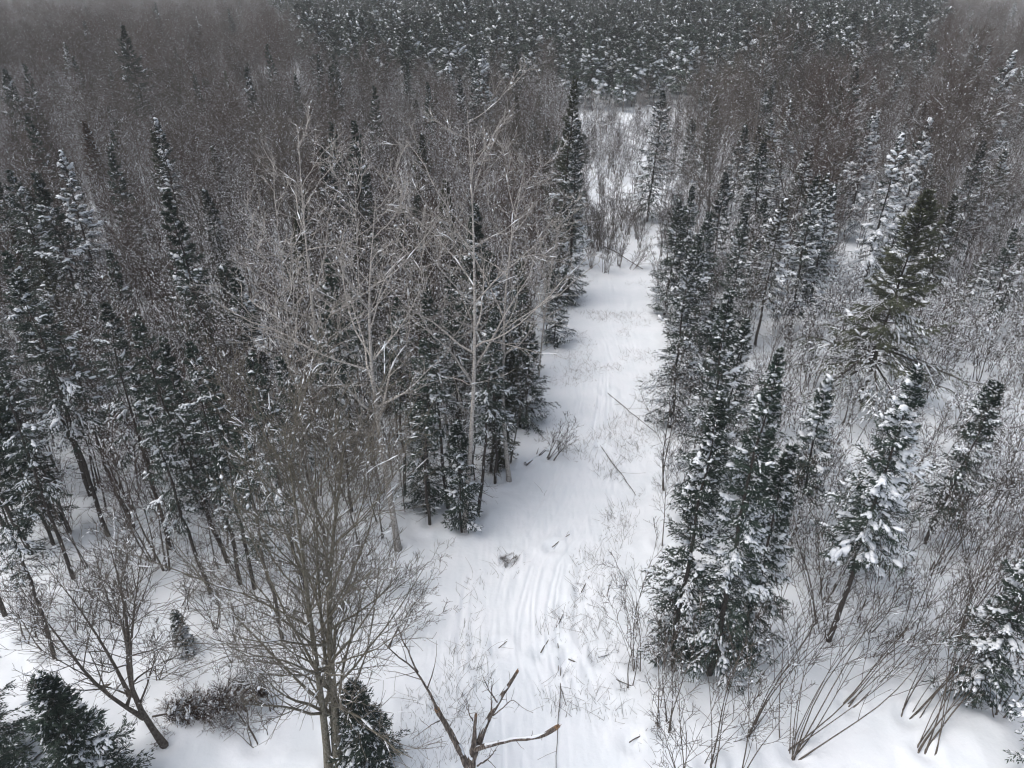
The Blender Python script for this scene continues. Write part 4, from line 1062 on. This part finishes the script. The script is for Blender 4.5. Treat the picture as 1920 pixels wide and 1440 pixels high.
# far woods as one mass
far_meshes = [merged(p[0]) for p in sap] + [merged(p[0]) for p in big] + [merged(p[0]) for p in con]
base_i = {'sap': 0, 'big': 12, 'con': 18}
shr_meshes = [merged(p[0]) for p in shr]
pts, rz, sc, ki = [], [], [], []
for t in rest:
    if t[2] in base_i:
        pts.append(foot(t[0], t[1])); rz.append(t[5]); sc.append(t[4]); ki.append(base_i[t[2]] + t[3])
for _ in range(26000):
    yy = 165 + 560 * rng.random() ** 0.8
    xx = (rng.random() * 2 - 1) * (yy * 0.80 + 12)
    if in_plantation(xx, yy): continue
    px, py, _d = project(xx, yy, 0)
    if 620 < px < 1420 and yy < 215 and rng.random() < 0.6: continue
    r = rng.random()
    keep = 0.6 if yy < 400 else 0.4
    if rng.random() > keep: continue
    if r < 0.05 or (px > 1300 and r < 0.15): k = 18 + rng.integers(0, 9)
    elif r < 0.35: k = 12 + rng.integers(0, 6)
    else: k = rng.integers(0, 12)
    if yy < 260 and blocks(xx, yy, 12): continue
    lowf = 0.5 if (620 < px < 1420 and yy < 215) else 1.0
    pts.append(foot(xx, yy)); rz.append(rng.random() * 6.28); sc.append((0.75 + 0.45 * rng.random()) * lowf); ki.append(k)
print('far wood', len(pts))
scatter('far_woods', pts, rz, sc, ki, far_meshes, 'hazy brown winter woods filling the distance', 'woods')
if any(t[2] == 'shr' for t in rest):
    q = [t for t in rest if t[2] == 'shr']
    scatter('undergrowth', [foot(t[0], t[1]) for t in q], [t[5] for t in q], [t[4] for t in q], [t[3] for t in q], shr_meshes, 'snowy thicket of thin shrubs between the trees', 'undergrowth')

# pine plantation in rows: the front 300 single, the rest one mass
pines = []
for r_ in range(0, 75):
    y0 = 190 + r_ * 6.2
    for c_ in range(-60, 130):
        if rng.random() < 0.10: continue
        xx = c_ * 5.4 + rng.normal(0, 1.0); yy = y0 + rng.normal(0, 1.2)
        if in_plantation(xx, yy): pines.append((xx, yy, rng.integers(0, 6), 0.72 + 0.42 * rng.random() + 0.35 * float(vnoise(xx / 18, yy / 18, 77)), rng.random() * 6.28))
pines.sort(key=lambda t: t[1] - 0.05 * t[0])
pin_m = [merged(p) for p in pin]
for n_, t in enumerate(pines[:300]):
    lab = 'snow-dusted pine in the front rows of the far plantation' if n_ < 110 else 'snow-dusted pine in the middle rows of the far plantation'
    grp = 'front row plantation pines' if n_ < 110 else 'middle row plantation pines'
    o = obj('pine_tree', pin_m[t[2]]); o.location = foot(t[0], t[1]); o.rotation_euler = (0, 0, t[4]); o.scale = (t[3],) * 3
    tag(o, lab, 'pine', grp)
b = pines[300:]
print('pines', len(pines))
scatter('pine_plantation', [foot(t[0], t[1]) for t in b], [t[4] for t in b], [t[3] for t in b], [t[2] for t in b], pin_m, 'dense dark green pine plantation dusted with snow', 'plantation')

# hollows and raised rims in the snow round the nearer stems
gv = np.stack([gx.ravel(), gy.ravel(), gz.ravel()], 1)
sel = np.nonzero((gv[:, 1] < 62) & (gv[:, 1] > 12) & (np.abs(gv[:, 0]) < 45))[0]
sx, sy = gv[sel, 0], gv[sel, 1]; dzv = np.zeros(len(sel))
for e in list(C.objects):
    if e.type == 'EMPTY' and e.parent is None and e.location.y < 62:
        kk = np.nonzero((np.abs(sx - e.location.x) < 1.6) & (np.abs(sy - e.location.y) < 1.6))[0]
        if len(kk):
            dd = np.hypot(sx[kk] - e.location.x, sy[kk] - e.location.y)
            dzv[kk] += -0.17 * np.exp(-(dd / 0.38) ** 2) + 0.08 * np.exp(-((dd - 0.8) / 0.3) ** 2)
gv[sel, 2] += np.clip(dzv, -0.2, 0.15)
ground.data.vertices.foreach_set('co', gv.astype(np.float32).ravel()); ground.data.update()

# ------------------------------------------------------------------ dead stalks and litter poking through the snow
rg = np.random.default_rng(31)
mb = MB()
n = 15000
yy = 16 + 60 * rg.random(n) ** 1.2
a, b_ = trail_edges(yy)
xx = a + (b_ - a) * rg.random(n)
clus = vnoise(xx / 2.2, yy / 2.2, 21) + 0.16 * (np.abs((xx - a) / (b_ - a) - 0.5) * 2)
keep = clus > 0.02 + 0.22 * rg.random(n) + 0.10 * np.clip((yy - 35) / 30, 0, 1.6)
xx, yy = xx[keep], yy[keep]
O = np.stack([xx, yy, terrain(xx, yy) - 0.02], 1); m_ = len(O)
ang = rg.normal(math.pi / 2, 0.7, m_)
el_ = np.abs(rg.normal(0, 0.35, m_))
D = np.stack([np.cos(ang) * np.cos(el_), np.sin(ang) * np.cos(el_), np.sin(el_) + 0.03], 1)
Ln = (0.12 + 0.9 * rg.random(m_) ** 2.5) * np.clip(1.2 - (yy - 20) / 90, 0.55, 1.2)
K = 4
Q = [O]
for q in range(K - 1):
    D = nrm(D + rg.normal(0, 0.15, D.shape)); D[:, 2] = np.abs(D[:, 2]); Q.append(Q[-1] + D * (Ln / (K - 1))[:, None])
Q = np.stack(Q, 1) + np.array([0, 0, 0.03])
mb.tubes(Q, np.tile(np.array([0.009, 0.008, 0.006, 0.004]), (m_, 1)) * (0.5 + 0.7 * rg.random((m_, 1))), 3, 'grass')
tag(obj('dead_grass', mb.mesh('dead_grass')), 'dead stalks and twigs poking through the trail snow', 'dead grass', None, 'stuff')

# ------------------------------------------------------------------ snow in the air
rg = np.random.default_rng(41)
n = 16000
O = np.stack([rg.uniform(-26, 26, n), rg.uniform(-4, 56, n), rg.uniform(4, 34, n)], 1)
O = O[np.linalg.norm(O - [0, 0, CAM_H], axis=1) > 3.0]
sz = 0.003 + 0.011 * rg.random(len(O)) ** 4
fl = MB(); fl.lumps(O, nrm(rg.normal(0, 1, O.shape)), sz, sz * 0.9, sz * 0.8, rg, 'snow', 4, 1)
tag(obj('falling_snow', fl.mesh('falling_snow')), 'snowflakes falling through the air over the forest', 'snowfall', None, 'stuff')

# ------------------------------------------------------------------ snow-hazed air
HAZE = 0.00036
if HAZE:
    hm = bpy.data.meshes.new('haze')
    lo, hi = (-2700, -90, -3), (2700, 2700, 37)
    vs = [(x, y, z) for z in (lo[2], hi[2]) for y in (lo[1], hi[1]) for x in (lo[0], hi[0])]
    hm.from_pydata(vs, [], [(0, 2, 3, 1), (4, 5, 7, 6), (0, 1, 5, 4), (2, 6, 7, 3), (0, 4, 6, 2), (1, 3, 7, 5)])
    m = bpy.data.materials.new('haze'); m.use_nodes = True
    N, L = m.node_tree.nodes, m.node_tree.links
    N.clear()
    out = N.new('ShaderNodeOutputMaterial'); pv = N.new('ShaderNodeVolumePrincipled')
    pv.inputs['Color'].default_value = (0.96, 0.97, 0.97, 1); pv.inputs['Density'].default_value = HAZE
    L.new(pv.outputs[0], out.inputs['Volume'])
    hm.materials.append(m)
    tag(obj('haze', hm), 'thin snowy haze over the whole forest', 'haze', None, 'stuff')
